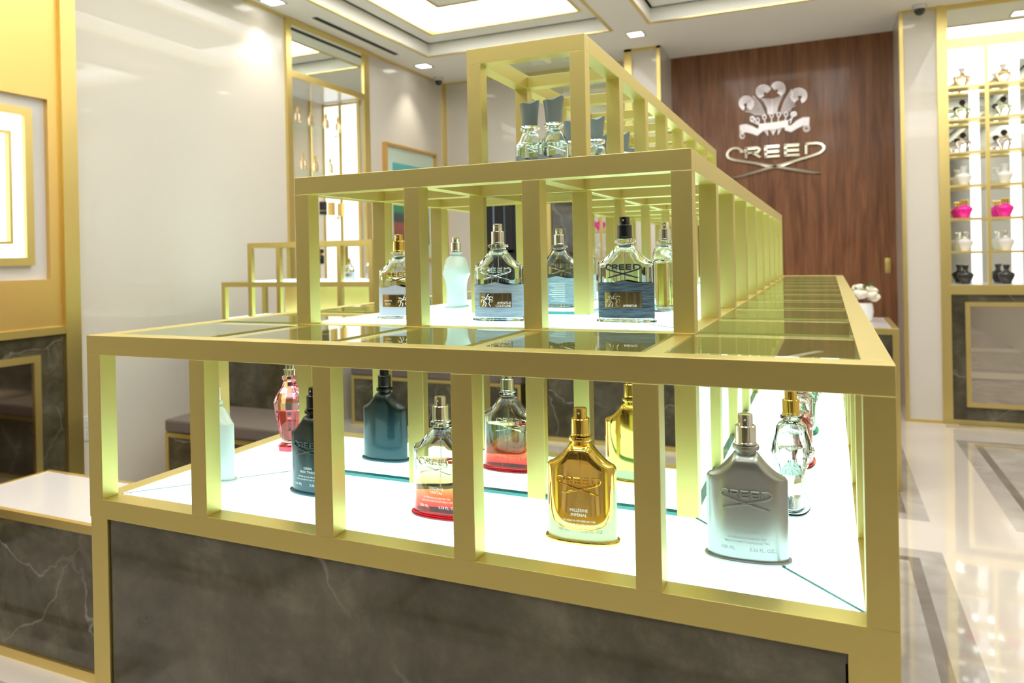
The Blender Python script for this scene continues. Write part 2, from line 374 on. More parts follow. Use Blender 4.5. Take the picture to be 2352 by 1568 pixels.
def trim(mb, m=None, bev=0.):
    global TR
    o = struct('trim_%d' % TR, mb, m or goldtrim, bev); TR += 1; return o
# ------------------------------------------------------------------ walls
VY0, VY1, VZT = 3.215, 4.09, 2.47        # vitrine opening in the left wall
wl = MB(); wl.box(XL - .6, YF - .1, 0, XL, VY0, H + .3); wl.box(XL - .6, VY1, 0, XL, YBL + .1, H + .3); wl.box(XL - .6, VY0, 2.47, XL, VY1, H + .3); wl.box(XL - .6, VY0, 0, XL, VY1, .9)
struct('wall_left', wl, wallm)
wb = MB(); wb.box(XL - .6, YBL, 0, -.55, YBL + .2, H + .3); wb.box(-.55, 5.07, 0, -.26, YW + .3, H + .3)
struct('wall_back', wb, wallm)
wr = MB(); wr.box(-.26, YW, 0, 1.40, YW + .2, H + .3); struct('wall_recess', wr, wood)
# the narrow returns of the recess and the right pier
wp = MB(); wp.box(1.40, YB, 0, 1.64, YW + .3, H + .3); wp.box(1.64, YB + .25, 0, XR + .2, YW, H + .3); wp.box(1.64, YB, 2.85, XR + .2, YB + .25, H + .3)
struct('wall_pier', wp, wallm)
wr2 = MB(); wr2.box(XR, YF - .1, 0, XR + .2, YB + .3, H + .3); struct('wall_right', wr2, wallm)
wf = MB(); wf.box(XL - .1, YF - .2, 0, -1.22, YF, .85); wf.box(XL - .1, YF - .2, 2.45, -1.22, YF, H + .3); wf.box(-1.22, YF - .2, 0, XR + .2, YF, H + .3)
struct('wall_front', wf, stone)
g = MB(); g.box(XL, 1.66, H - .018, XL + .012, YBL, H); g.box(XL, YBL - .03, 0, XL + .03, YBL, H); g.box(XL, YBL - .012, H - .018, -.55, YBL, H); trim(g)
g = MB(); g.box(-.55, 5.055, 0, -.49, 5.07, H); g.box(-.29, 5.055, 0, -.26, 5.075, H); g.box(-.55, 5.055, H - .02, -.26, 5.07, H); trim(g)
g = MB(); g.box(1.40, YB - .014, 0, 1.425, YB, H); g.box(1.40, YB - .012, H - .016, 1.64, YB, H); g.box(1.40, YB - .012, 0, 1.64, YB, .018); g.box(1.625, YB - .02, 0, 1.665, YB + .05, H); trim(g)
# storefront behind the camera (seen in the mirrors)
wn = MB(); wn.frame_xz(XL, .85, -1.22, 2.45, .04, YF - .12, YF - .04)
for i in range(1, 13): wn.box(XL + i * .09 - .009, YF - .10, .89, XL + i * .095 + .009, YF - .06, 2.41)
for z in (1.22, 1.62, 2.02): wn.box(XL + .04, YF - .10, z, -1.25, YF - .06, z + .022)
wo = struct('window_1', wn, darkmetal)
pn = MB(); pn.box(XL + .01, YF - .14, .86, -1.23, YF - .125, 2.44); po = pn.build('window_pane', outside, wo)
g = MB()
for xx in (-1.22, -1.02, -.1, .85, 1.8): g.box(xx, YF, 0, xx + .035, YF + .012, H)
trim(g)

# ------------------------------------------------------------------ left wall: gold niche bay
def gold_bay():
    t = thing('wall_display_niche', 'gold panelled wall niche with a glowing white opening, at the left edge', 'display niche', (XL, 1.66, 0))
    def P(mb, n, m, lab=None):
        for i, v in enumerate(mb.v): mb.v[i] = (v[0] - XL, v[1] - 1.66, v[2])
        o = mb.build(n, m, t)
        if lab: o['label'] = lab
        return o
    y0, y1 = -.6, 1.66
    P(MB().box(XL, 1.60, 0, XL + .05, 1.675, H), 'vertical_frame', goldtrim)
    m_ = MB(); zt, zb, yr = 1.955, 1.13, 1.545
    m_.box(XL, y0, zt, XL + .03, 1.60, H); m_.box(XL, y0, .905, XL + .03, 1.60, zb); m_.box(XL, yr, zb, XL + .03, 1.60, zt)
    P(m_, 'gold_panel', golddeep)
    P(MB().box(XL - .01, y0, zb, XL + .004, yr, zt), 'white_mount', whitem)
    P(MB().frame_yz(y0, 1.195, 1.475, 1.90, .035, XL + .004, XL + .03), 'inner_frame', goldtrim)
    P(MB().box(XL + .004, y0 + .03, 1.225, XL + .010, 1.445, 1.87), 'light_panel', niche_e)
    P(MB().frame_yz(y0, 1.29, 1.375, 1.785, .012, XL + .012, XL + .04), 'picture_frame', goldtrim)
    P(MB().box(XL, y0, .875, XL + .045, 1.60, .91), 'ledge', goldtrim)
    P(MB().box(XL, y0, 0, XL + .025, 1.60, .875), 'stone_base', stone)
    P(MB().frame_yz(y0, .08, 1.485, .79, .03, XL + .025, XL + .04), 'base_frame', goldtrim)
    P(MB().box(XL + .022, y0 + .03, .11, XL + .03, 1.455, .76), 'base_mirror', mat('bronze_mirror', (.30, .26, .22), .05, 1.0))
gold_bay()
o = MB().box(XL, 1.70, .345, XL + .008, 1.775, .46); o.box(XL + .008, 1.72, .365, XL + .011, 1.755, .395); o.box(XL + .008, 1.72, .41, XL + .011, 1.755, .44)
tag(o.build('electric_socket', whitem, None, .001), 'white electric socket plate low on the white wall beside the gold niche', 'socket')

# ------------------------------------------------------------------ left wall: lit vitrine
def vitrine():
    t = thing('wall_vitrine', 'tall gold-framed vitrine with backlit side panels set into the left white wall', 'vitrine', (XL, VY0, 0))
    def P(mb, n, m, bev=0):
        for i, v in enumerate(mb.v): mb.v[i] = (v[0] - XL, v[1] - VY0, v[2])
        return mb.build(n, m, t, bev)
    fr = MB(); fr.box(XL, VY0 - .03, 0, XL + .02, VY0 + .02, H - .01); fr.box(XL, VY1 - .02, 0, XL + .02, VY1 + .05, H - .01)
    fr.box(XL, VY0 + .02, 2.43, XL + .02, VY1 - .02, 2.475); fr.box(XL, VY0 + .02, H - .04, XL + .02, VY1 - .02, H - .01)
    P(fr, 'frame', goldtrim)
    P(MB().box(XL, VY0 + .02, 2.475, XL + .008, VY1 - .02, H - .04), 'top_mirror', mirror)
    P(MB().box(XL - .40, VY0, .9, XL - .385, VY1, 2.44), 'back_panel', mat('greige_back_panel', (.55, .46, .34), .3, 0, coat=.3))
    P(MB().box(XL - .385, 3.58, .92, XL - .38, 3.675, 2.43), 'light_panel', case_e)  # no real panel: glowing strip imitates a lit grid's reflection in the back
    gb = MB()
    for yy in (3.565, 3.675, 3.905): gb.box(XL - .385, yy, .92, XL - .372, yy + .018, 2.43)
    for zz in (1.0, 1.24, 1.46, 1.70, 1.93, 2.15): gb.box(XL - .385, 3.58, zz, XL - .374, 3.675, zz + .014)  # gold bars across the imitated reflection
    P(gb, 'divider', goldtrim)
    P(MB().box(XL - .39, VY0, 2.432, XL, VY1, 2.469), 'canopy', whitem)
    P(MB().box(XL - .39, VY0, .90, XL, VY1, .92), 'floor_shelf', whitem)
    for (ya, yb, yg) in ((VY1 - .012, VY1, VY1 - .016), (VY0, VY0 + .012, VY0 + .012)):
        for xa, xb in ((XL - .375, XL - .235), (XL - .205, XL - .065)):
            P(MB().box(xa, ya, .92, xb, yb, 2.43), 'light_panel', case_e)
        gg = MB()
        for xc in (XL - .385, XL - .22, XL - .05): gg.box(xc - .012, yg - .002, .92, xc + .014, yg + .006, 2.43)
        gg.box(XL - .38, yg, 2.41, XL - .04, yg + .006, 2.43)
        P(gg, 'divider', goldtrim)
    for z in (1.163, 1.53, 1.845, 2.175):
        s = P(MB().box(XL - .36, VY0 + .03, z - .008, XL - .07, VY1 - .03, z), 'glass_shelf', tpane)
        for y in (VY0 + .02, VY1 - .05):
            mb = MB(); mb.box(XL - .25, y, z - .02, XL - .235, y + .03, z - .009); mb.box(XL - .12, y, z - .02, XL - .105, y + .03, z - .009)
            for i, v in enumerate(mb.v): mb.v[i] = (v[0] - XL, v[1] - VY0, v[2])
            mb.build('bracket', chrome, s)
vitrine()
# small round shouldered bottles
def mini(name, body_m, cap_m, kind, label, cat='perfume bottle', group=None):
    t = thing(name, label, cat, group=group)
    b = MB()
    if kind == 'tall':
        b.lathe([(.019, 0), (.022, .004), (.024, .05), (.020, .068), (.008, .080), (.008, .088)], 20, 1, .8, p=2.4); b.build('body', body_m, t)
        MB().lathe([(.0095, .088), (.0105, .092), (.0105, .102), (.007, .106), (.0085, .114), (.004, .122)], 16).build('stopper', cap_m, t)
    else:
        b.lathe([(.022, 0), (.026, .004), (.046, .052), (.049, .062), (.042, .074), (.018, .084), (.015, .092)], 24, 1, .5, p=2.2); b.build('body', body_m, t)
        if kind == 'urn': MB().lathe([(.017, .092), (.014, .098), (.021, .122), (.025, .128), (.020, .130)], 16, 1, .7).build('stopper', cap_m, t)
        elif kind == 'ball': MB().lathe([(.012, .092), (.010, .098), (.02, .108), (.022, .118), (.014, .132), (.003, .135)], 16).build('stopper', cap_m, t)
        else:
            c = MB()
            for q in (-.016, 0, .016): c.lathe([(.006, .09), (.009, .112), (.010, .122), (.006, .124)], 12, c=(q, 0))
            c.build('stopper', cap_m, t)
    return t
vg = 'gold-capped bottles on the vitrine shelves'
base_t = mini('perfume_bottle', ambercl, polgold, 'tall', '', group=vg)
ordn = ['nearest the camera', 'second from the camera end', 'third from the camera end', 'second from the far end', 'at the far end']
first = True
for z, nm, ys_ in ((2.175, 'top glass shelf', (3.36, 3.50, 3.66, 3.82, 3.98)), (1.845, 'second glass shelf', (3.40, 3.55, 3.70, 3.86))):
    for i, y in enumerate(ys_):
        od = ordn[i] if len(ys_) == 5 or i < 2 else ordn[i + 1]
        lb = 'small gold-capped glass bottle on the vitrine %s, %s' % (nm, od)
        if first: base_t.location = (XL - .17, y, z); base_t['label'] = lb; first = False
        else: dup(base_t, (XL - .17 + (.012 if i % 2 else 0), y, z), 0, lb)
# boxed scents on the third shelf, black capped bottle on the fourth
for i, (y, mm, lb) in enumerate(((3.78, blackpl, 'slim black box on the third vitrine shelf'), (3.88, golddeep, 'slim gold box beside the black one on the third vitrine shelf'), (4.0, golddeep, 'slim gold box nearest the far lit panel on the third vitrine shelf'))):
    q = MB().box(-.02, -.02, 0, .02, .02, .10); q.box(-.0205, -.0205, .03, .0205, .0205, .034, 1)
    o = q.build('perfume_box', [mm, goldtrim], None, .001); o.location = (XL - .17, y, 1.53); tag(o, lb, 'box', 'slim boxes on the third vitrine shelf')
t = thing('perfume_bottle', 'black bottle with a gold collar on the lowest vitrine shelf', 'perfume bottle', (XL - .17, 3.74, 1.163))
MB().lathe([(.021, 0), (.022, .004), (.022, .062), (.018, .066)], 20, p=4).build('body', blackpl, t)
MB().lathe([(.0185, .066), (.0185, .080)], 20).build('collar', polgold, t)
MB().lathe([(.021, .080), (.021, .108), (.019, .11)], 20, p=4).build('cap', blackpl, t)

# ------------------------------------------------------------------ picture on the left wall
t = thing('framed_picture', 'gold-framed print of horizontal colour bands hanging on the left white wall', 'picture', (XL, 4.75, 1.64))
MB().frame_yz(-.42, -.47, .42, .50, .022, 0, .04).build('frame', mat('oak_gold_frame', (.70, .42, .12), .35, .6), t, .002)
MB().box(.004, -.40, -.45, .012, .40, .48).build('mount', mat('mount_board', (.86, .83, .80), .8), t)
MB().box(.012, -.29, -.33, .014, .29, .35).build('art_print', art, t)
MB().box(.018, -.40, -.45, .0205, .40, .48).build('glazing', tpane, t)

# ------------------------------------------------------------------ ceiling fittings
def downlight(x, y, label):
    t = thing('ceiling_downlight', label, 'downlight', (x, y, H), 0, 'square recessed downlights')
    MB().frame_xy(-.065, -.065, .065, .065, .012, -.006, 0).build('frame', whitem, t)
    MB().box(-.053, -.053, -.003, .053, .053, -.001).build('lens', lamp_e, t)
    L = bpy.data.lights.new('downlight_lamp', 'SPOT'); L.energy = SPOT_W; L.color = (1, .93, .80); L.spot_size = 1.5; L.spot_blend = .8; L.shadow_soft_size = .05
    lo = bpy.data.objects.new('lamp', L); COL.objects.link(lo); lo.parent = t; lo.location = (0, 0, -.02); lo.visible_glossy = False
for x, y, lb in ((-2.21, 4.73, 'lit square downlight over the picture wall corner'), (-.36, 4.68, 'lit square downlight in front of the wood recess'), (-2.26, 2.95, 'lit square downlight beside the black slot at the near end'),
                 (1.48, 4.62, 'lit square downlight above the white pier'), (-2.26, 1.1, 'lit square downlight above the low white table'), (-2.2, -.8, 'lit square downlight behind the camera, left'),
                 (-.36, .97, 'lit square downlight above the display, between coffers'), (1.48, .97, 'lit square downlight right of the display'), (2.2, 4.62, 'lit square downlight over the right-hand case'), (1.48, -2.9, 'lit square downlight behind the camera, right'), (-.36, -2.9, 'lit square downlight behind the camera, middle')):
    downlight(x, y, lb)
tag(MB().box(-2.245, 3.31, H - .003, -2.205, 4.33, H - .0005).build('slot_diffuser', black), 'long black slot air diffuser in the ceiling by the vitrine', 'air vent')
def cctv(x, y, lb):
    t = thing('security_camera', lb, 'security camera', (x, y, H))
    MB().lathe([(.045, 0), (.045, -.02), (.038, -.03)], 20).build('mount', whitem, t)
    MB().lathe([(.033, -.028), (.033, -.045), (.024, -.062), (.008, -.07)], 20).build('dome', blackpl, t)
cctv(-2.30, 5.15, 'black dome camera on a white mount in the far left ceiling corner')
cctv(1.52, 4.93, 'black dome camera on the ceiling edge above the white pier')

# ------------------------------------------------------------------ emblem and lettering on the wood wall
def WP(u, v):      # drawing coordinates of the emblem (0..1568 both ways) on the wood wall, metres
    a, b = u / 1568, v / 1568
    return (.159 + .847 * a - .016 * b, 2.651 - .099 * a - .927 * b + .052 * a * b)
def wfn(x, z, off): return (x, YW - off, z)
st = thing('wall_sign', 'pale metal lettering with two long crossing strokes on the dark wood wall', 'sign', (.5, YW, 1.93))
def wbuild(mb, n, m, par):
    L = par.location
    for i, v in enumerate(mb.v): mb.v[i] = (v[0] - L[0], v[1] - L[1], v[2] - L[2])
    return mb.build(n, m, par)
lw = WP(1425, 1000)[0] - WP(60, 1130)[0]; lx = WP(60, 1130)[0]; lz = 2.045
for k in ('C', 'R', 'E', 'E2', 'D'):
    mb = MB(); logo(mb, lx, 0, lw, .0165, .002, .022, lambda x, z, o: wfn(x, lz + z * .88, o), (k,)); wbuild(mb, 'letter', signm, st)
et = thing('wall_emblem', 'glowing white crest of three feathers, crown and ribbon on the dark wood wall', 'emblem', (.5, YW, 2.35))
def strokes(lst, w=8, off=.02):
    mb = MB(); s = .847 / 1568
    for pts in lst: sweep(mb, [WP(*p) for p in pts], w * s, .003, off, wfn)
    return mb
def qarc(cx, cy_, rx, ry, a0, a1, n=14): return [(cx + rx * math.cos(math.radians(a0 + (a1 - a0) * i / n)), cy_ - ry * math.sin(math.radians(a0 + (a1 - a0) * i / n))) for i in range(n + 1)]
# left, middle, right feather: layered curls
def feather(cx, cy_, r, stem, flip):
    L = []
    for i in range(6):
        q = 1 - i * .14
        a0, a1 = (-60, 250) if not flip else (240, -70)
        L.append(qarc(cx + (6 * i if flip else -6 * i) * .4, cy_ + 4 * i, r * q, r * q * .95, a0, a1, 18))
    for k in range(7):
        f = k / 6
        a = (stem[0][0] * (1 - f) + stem[1][0] * f, stem[0][1] * (1 - f) + stem[1][1] * f); b = (stem[2][0] * (1 - f) + stem[3][0] * f, stem[2][1] * (1 - f) + stem[3][1] * f)
        mid = ((a[0] + b[0]) / 2 + (-18 if flip else 18), (a[1] + b[1]) / 2 - 10)
        L.append([a, ((a[0] + mid[0]) / 2, (a[1] + mid[1]) / 2 - 4), mid, ((b[0] + mid[0]) / 2, (b[1] + mid[1]) / 2 + 2), b])
    return L
wbuild(strokes(feather(345, 410, 105, [(440, 310), (330, 520), (625, 590), (480, 570)], False), 4.2), 'feather', emblemm, et)
wbuild(strokes(feather(1075, 305, 112, [(980, 215), (1030, 440), (815, 570), (950, 520)], True), 4.2), 'feather', emblemm, et)
mf = [qarc(590 + 4 * i, 250 + 5 * i, 105 * (1 - .14 * i), 95 * (1 - .14 * i), 20, 245, 14) for i in range(6)] + [qarc(790 - 4 * i, 210 + 5 * i, 100 * (1 - .14 * i), 98 * (1 - .14 * i), 160, -70, 14) for i in range(6)]
for k in range(6):
    f = k / 5; mf.append([(560 + 145 * f, 340 + 10 * f), (600 + 105 * f, 390 + 20 * f), (640 + 65 * f, 470), (650 + 50 * f, 560)]); mf.append([(850 - 140 * f, 300 + 50 * f), (815 - 105 * f, 380 + 20 * f), (785 - 72 * f, 460), (770 - 60 * f, 550)])
wbuild(strokes(mf, 4.2), 'feather', emblemm, et)
cr = [[(520 + 0 * i, 700 + 12 * i), (720, 680 + 12 * i), (930, 645 + 12 * i)] for i in range(8)]
for cx, cy_ in ((505, 640), (600, 600), (700, 575), (800, 565), (900, 560), (990, 560)): cr += [qarc(cx, cy_, 24, 30, 0, 360, 12), [(cx, cy_ + 30), (cx + (715 - cx) * .12, 690)]]
cr += [[(420, 600), (470, 640), (510, 690)], [(400, 650), (450, 670), (510, 700)], [(1030, 550), (990, 600), (940, 650)], qarc(430, 620, 30, 30, 0, 360, 12), qarc(1015, 555, 28, 30, 0, 360, 12), [(640, 780), (645, 855)], [(725, 770), (722, 850)], [(795, 760), (795, 842)], [(600, 780), (635, 830)], [(830, 760), (800, 820)], [(690, 775), (720, 830)], [(760, 765), (725, 830)]]
wbuild(strokes(cr, 8), 'crown', emblemm, et)
rb = []; rb2 = []
for i in range(9):
    f = i * 13
    rb.append([(250 + i * 3, 715 + f), (340, 700 + f), (420, 725 + f * .95), (500, 765 + f * .85), (585, 740 + f * .4)])
    rb2.append([(1215, 605 + f), (1130, 608 + f), (1050, 650 + f), (970, 720 + f * .8), (885, 715 + f * .6)])
rb += [[(250, 730), (262, 870), (300, 890)], [(275, 740), (290, 850)], qarc(285, 860, 32, 38, 0, 360, 12)]
rb2 += [qarc(1178, 755, 44, 46, 0, 360, 14), qarc(1178, 755, 24, 26, 0, 360, 12), [(1215, 610), (1205, 730)]]
wbuild(strokes(rb, 5.5), 'ribbon', emblemm, et); wbuild(strokes(rb2, 5.5), 'ribbon', emblemm, et)
# hidden door's handle
t = thing('door_handle', 'small brass pull set in the dark wood wall near its right edge', 'handle', (1.34, YW, 1.065))
MB().lathe([(.018, -.058), (.020, -.05), (.020, .05), (.018, .058)], 16, 1, .3, p=3).build('backplate', goldtrim, t)
MB().box(-.006, -.03, -.035, .006, -.005, .035).build('grip', goldtrim, t, .002)

# ------------------------------------------------------------------ gold framed cases (back right, right wall)
def big_case(name, label, width_cells, loc, rz):
    t = thing(name, label, 'display case', loc, rz)      # local: x to the right, front at y=0, depth +y
    n = width_cells; pitch = .235; Wc = n * pitch + .045
    fr = MB(); fr.box(0, 0, .905, .035, .22, 2.83); fr.box(Wc - .035, 0, .905, Wc, .22, 2.83); fr.box(.035, 0, 2.56, Wc - .035, .22, 2.60); fr.box(.035, 0, 2.80, Wc - .035, .22, 2.83); fr.box(0, -.012, .905, Wc, .22, .94)
    fr.build('frame', goldtrim, t)
    MB().box(.035, .01, 2.60, Wc - .035, .018, 2.80).build('top_mirror', mirror, t)
    MB().box(.035, .205, .94, Wc - .035, .215, 2.56).build('back_mirror', mirror, t)
    for i in range(1, n): MB().box(.022 + i * pitch - .011, .002, .94, .022 + i * pitch + .011, .016, 2.56).build('divider', goldtrim, t)
    zs = [.942, 1.166, 1.39, 1.613, 1.838, 2.06, 2.28]
    for z in zs[1:]: MB().box(.035, .004, z - .014, Wc - .035, .15, z).build('shelf', goldtrim, t)
    lp = MB(); lp.box(.035, .03, 2.50, Wc - .035, .20, 2.535)
    lp.build('top_light', case_e, t)
    MB().box(.035, .02, .94, Wc - .035, .2, .942).build('bottom_shelf', whitem, t)
    for i in range(n): MB().box(.022 + (i + 1) * pitch - .072, .19, .945, .022 + (i + 1) * pitch - .014, .203, 2.5).build('light_panel', case_e, t)
    return t, pitch, zs
def base_unit(name, label, Wc, loc, rz):
    t = thing(name, label, 'cabinet', loc, rz)
    MB().box(.02, .005, .03, Wc - .02, .22, .88).build('stone_body', stone, t)
    MB().frame_xz(0, 0, Wc, .905, .03, -.008, .03).build('outer_frame', goldtrim, t, .001)
    d = MB().frame_xz(.11, .12, Wc - .1, .825, .028, -.006, .005).build('door_frame', goldtrim, t)
    MB().box(.138, -.002, .148, Wc - .128, .004, .797).build('mirror_panel', mat('smoked_mirror', (.62, .57, .50), .02, 1.0), t)
CX = 1.655
case, pitch, czs = big_case('wall_display_case', 'tall gold-gridded case of perfume bottles with white light strips on the back wall at right', 5, (CX, YB, 0), 0)
base_unit('base_cabinet', 'dark stone cabinet with gold frame and mirrored centre beneath the right-hand bottle case', 1.22, (CX, YB, 0), 0)
case2, _, _ = big_case('wall_display_case', 'gold-gridded bottle case with white light strips on the wall right of the camera', 3, (XR - .22, 4.7, 0), -PI / 2)
case2.location = (XR - .22, 4.75, 0)
base_unit('base_cabinet', 'dark stone cabinet under the case seen only by reflection', .75, (XR - .22, 4.75, 0), -PI / 2)
rows = [('row6', czs[6], ambercl, whiteg, 'urn', 'peach bottle with white stopper', 'top row'), ('row5', czs[5], greencl, blackpl, 'ball', 'mint bottle with black stopper', 'second row down'),
        ('row4', czs[4], lilacg, blackpl, 'ball', 'lilac bottle with black stopper', 'third row down'), ('row3', czs[3], whiteg, whiteg, 'urn', 'white bottle', 'fourth row down'),
        ('row2', czs[2], hotpink, polgold, 'crown', 'hot pink bottle with gold stopper', 'fifth row down'), ('row1', czs[1], whiteg, steelcl, 'urn', 'white and silver bottle', 'sixth row down'), ('row0', czs[0], blackg, blackg, 'urn', 'black bottle', 'bottom row')]
cols = ['left column', 'second column', 'third column', 'fourth column', 'right column']
for rn, z, bm, cm, kd, lb, rl in rows:
    p = mini('perfume_bottle', bm, cm, kd, '', group='bottles in the right-hand case, ' + rl)
    for c in range(3):
        L = (CX + .022 + c * pitch + .105, YB + .075, z + .0008); lab = '%s in the right-hand case, %s, %s' % (lb, rl, cols[c])
        if c == 0: p.location = L; p['label'] = lab
        else: dup(p, L, 0, lab)

# ------------------------------------------------------------------ small table with flowers at far right
t = thing('console_table', 'gold-edged console with white top and dark stone sides beyond the long display', 'table', (.25, 3.35, 0))
MB().frame_xy(0, 0, .99, .66, .03, .77, .80).build('top_frame', goldtrim, t, .001)
MB().box(.03, .03, .785, .96, .63, .80).build('white_top', whitem, t)
for x, y in ((0, 0), (.96, 0), (0, .63), (.96, .63)): MB().box(x, y, 0, x + .03, y + .03, .77).build('leg', goldtrim, t)
MB().box(.004, .03, .12, .026, .63, .77).build('stone_panel', stone, t); MB().box(.964, .03, .12, .986, .63, .77).build('stone_panel', stone, t); MB().box(.03, .004, .12, .96, .024, .77).build('stone_panel', stone, t)
t = thing('flower_vase', 'glass vase of ivory roses on the console beyond the display', 'flowers', (1.10, 3.75, .8005))
MB().lathe([(.035, 0), (.042, .004), (.05, .05), (.046, .09), (.04, .10)], 20).build('vase', whiteg, t)
for i in range(16):
    a = random.uniform(0, 2 * PI); e = random.uniform(.0, 1.2); r = .055
    c = (r * math.cos(a) * math.cos(e), r * math.sin(a) * math.cos(e), .125 + r * 1.15 * math.sin(e)); b = MB()
    for k in range(4):
        rr = .030 - .006 * k; ring = []
        b.lathe([(rr * .4, -.02), (rr, -.006), (rr * 1.02, .006 + k * .003), (rr * .85, .012 + k * .003)], 10, c=(0, 0), caps=(k == 0))
    o = b.build('blossom', petal, t); o.location = c; o.rotation_euler = (random.uniform(-.5, .5), random.uniform(-.5, .5), a)
for i in range(7):
    a = i * .9 + .3; b = MB(); b.add([(0, 0, 0), (.02, .012, .012), (.055, 0, .008), (.02, -.012, .012)], [(0, 1, 2, 3)], 0)
    o = b.build('leaf', leafm, t); o.location = (.03 * math.cos(a), .03 * math.sin(a), .10 + .014 * i); o.rotation_euler = (0, -.6, a)

# ------------------------------------------------------------------ low white table at left
t = thing('low_table', 'low table with gold-edged white top and dark stone front, left of the display', 'table', (-1.686, .738, 0))
Lx, Ly = 1.67, .337
MB().frame_xy(0, 0, Lx, Ly, .016, .425, .452).build('top_frame', goldtrim, t, .001)
MB().box(.016, .016, .44, Lx - .016, Ly - .016, .4505).build('white_top', whitem, t)
MB().box(.006, .008, .03, Lx - .006, Ly - .008, .425).build('stone_body', stone, t)
MB().frame_xy(0, 0, Lx, Ly, .02, 0, .03).build('bottom_frame', goldtrim, t)
# ------------------------------------------------------------------ bench behind the display
def bench(x, y, rz, Lx, label):
    t = thing('bench', label, 'bench', (x, y, 0), rz)
    MB().box(0, 0, .355, Lx, .37, .42).build('cushion', cushion, t, .012)
    MB().frame_xz(.005, 0, Lx - .005, .355, .022, 0, .37).build('frame', goldtrim, t)
    MB().box(.027, .006, .022, Lx - .027, .36, .333).build('stone_panel', stone, t)
bench(-2.11, 1.94, 0, .9, 'taupe cushioned bench on a gold-edged stone base against the smaller display')
bench(-.92, -3.26, PI, 1.34, 'taupe cushioned bench at the front wall behind the camera')
for (xa, xb, k) in ((-.78, .1, 0), (.2, 1.1, 1)):
    t = thing('base_cabinet', 'dark stone cabinet with gold frame under the storefront window, %s' % ('left' if k == 0 else 'right'), 'cabinet', (xb, -3.64, 0), 0)
    MB().box(xa - xb, 0, 0, 0, .35, .85).build('stone_body', stone, t); MB().frame_xz(xa - xb, 0, 0, .87, .03, .35, .365).build('frame', goldtrim, t)

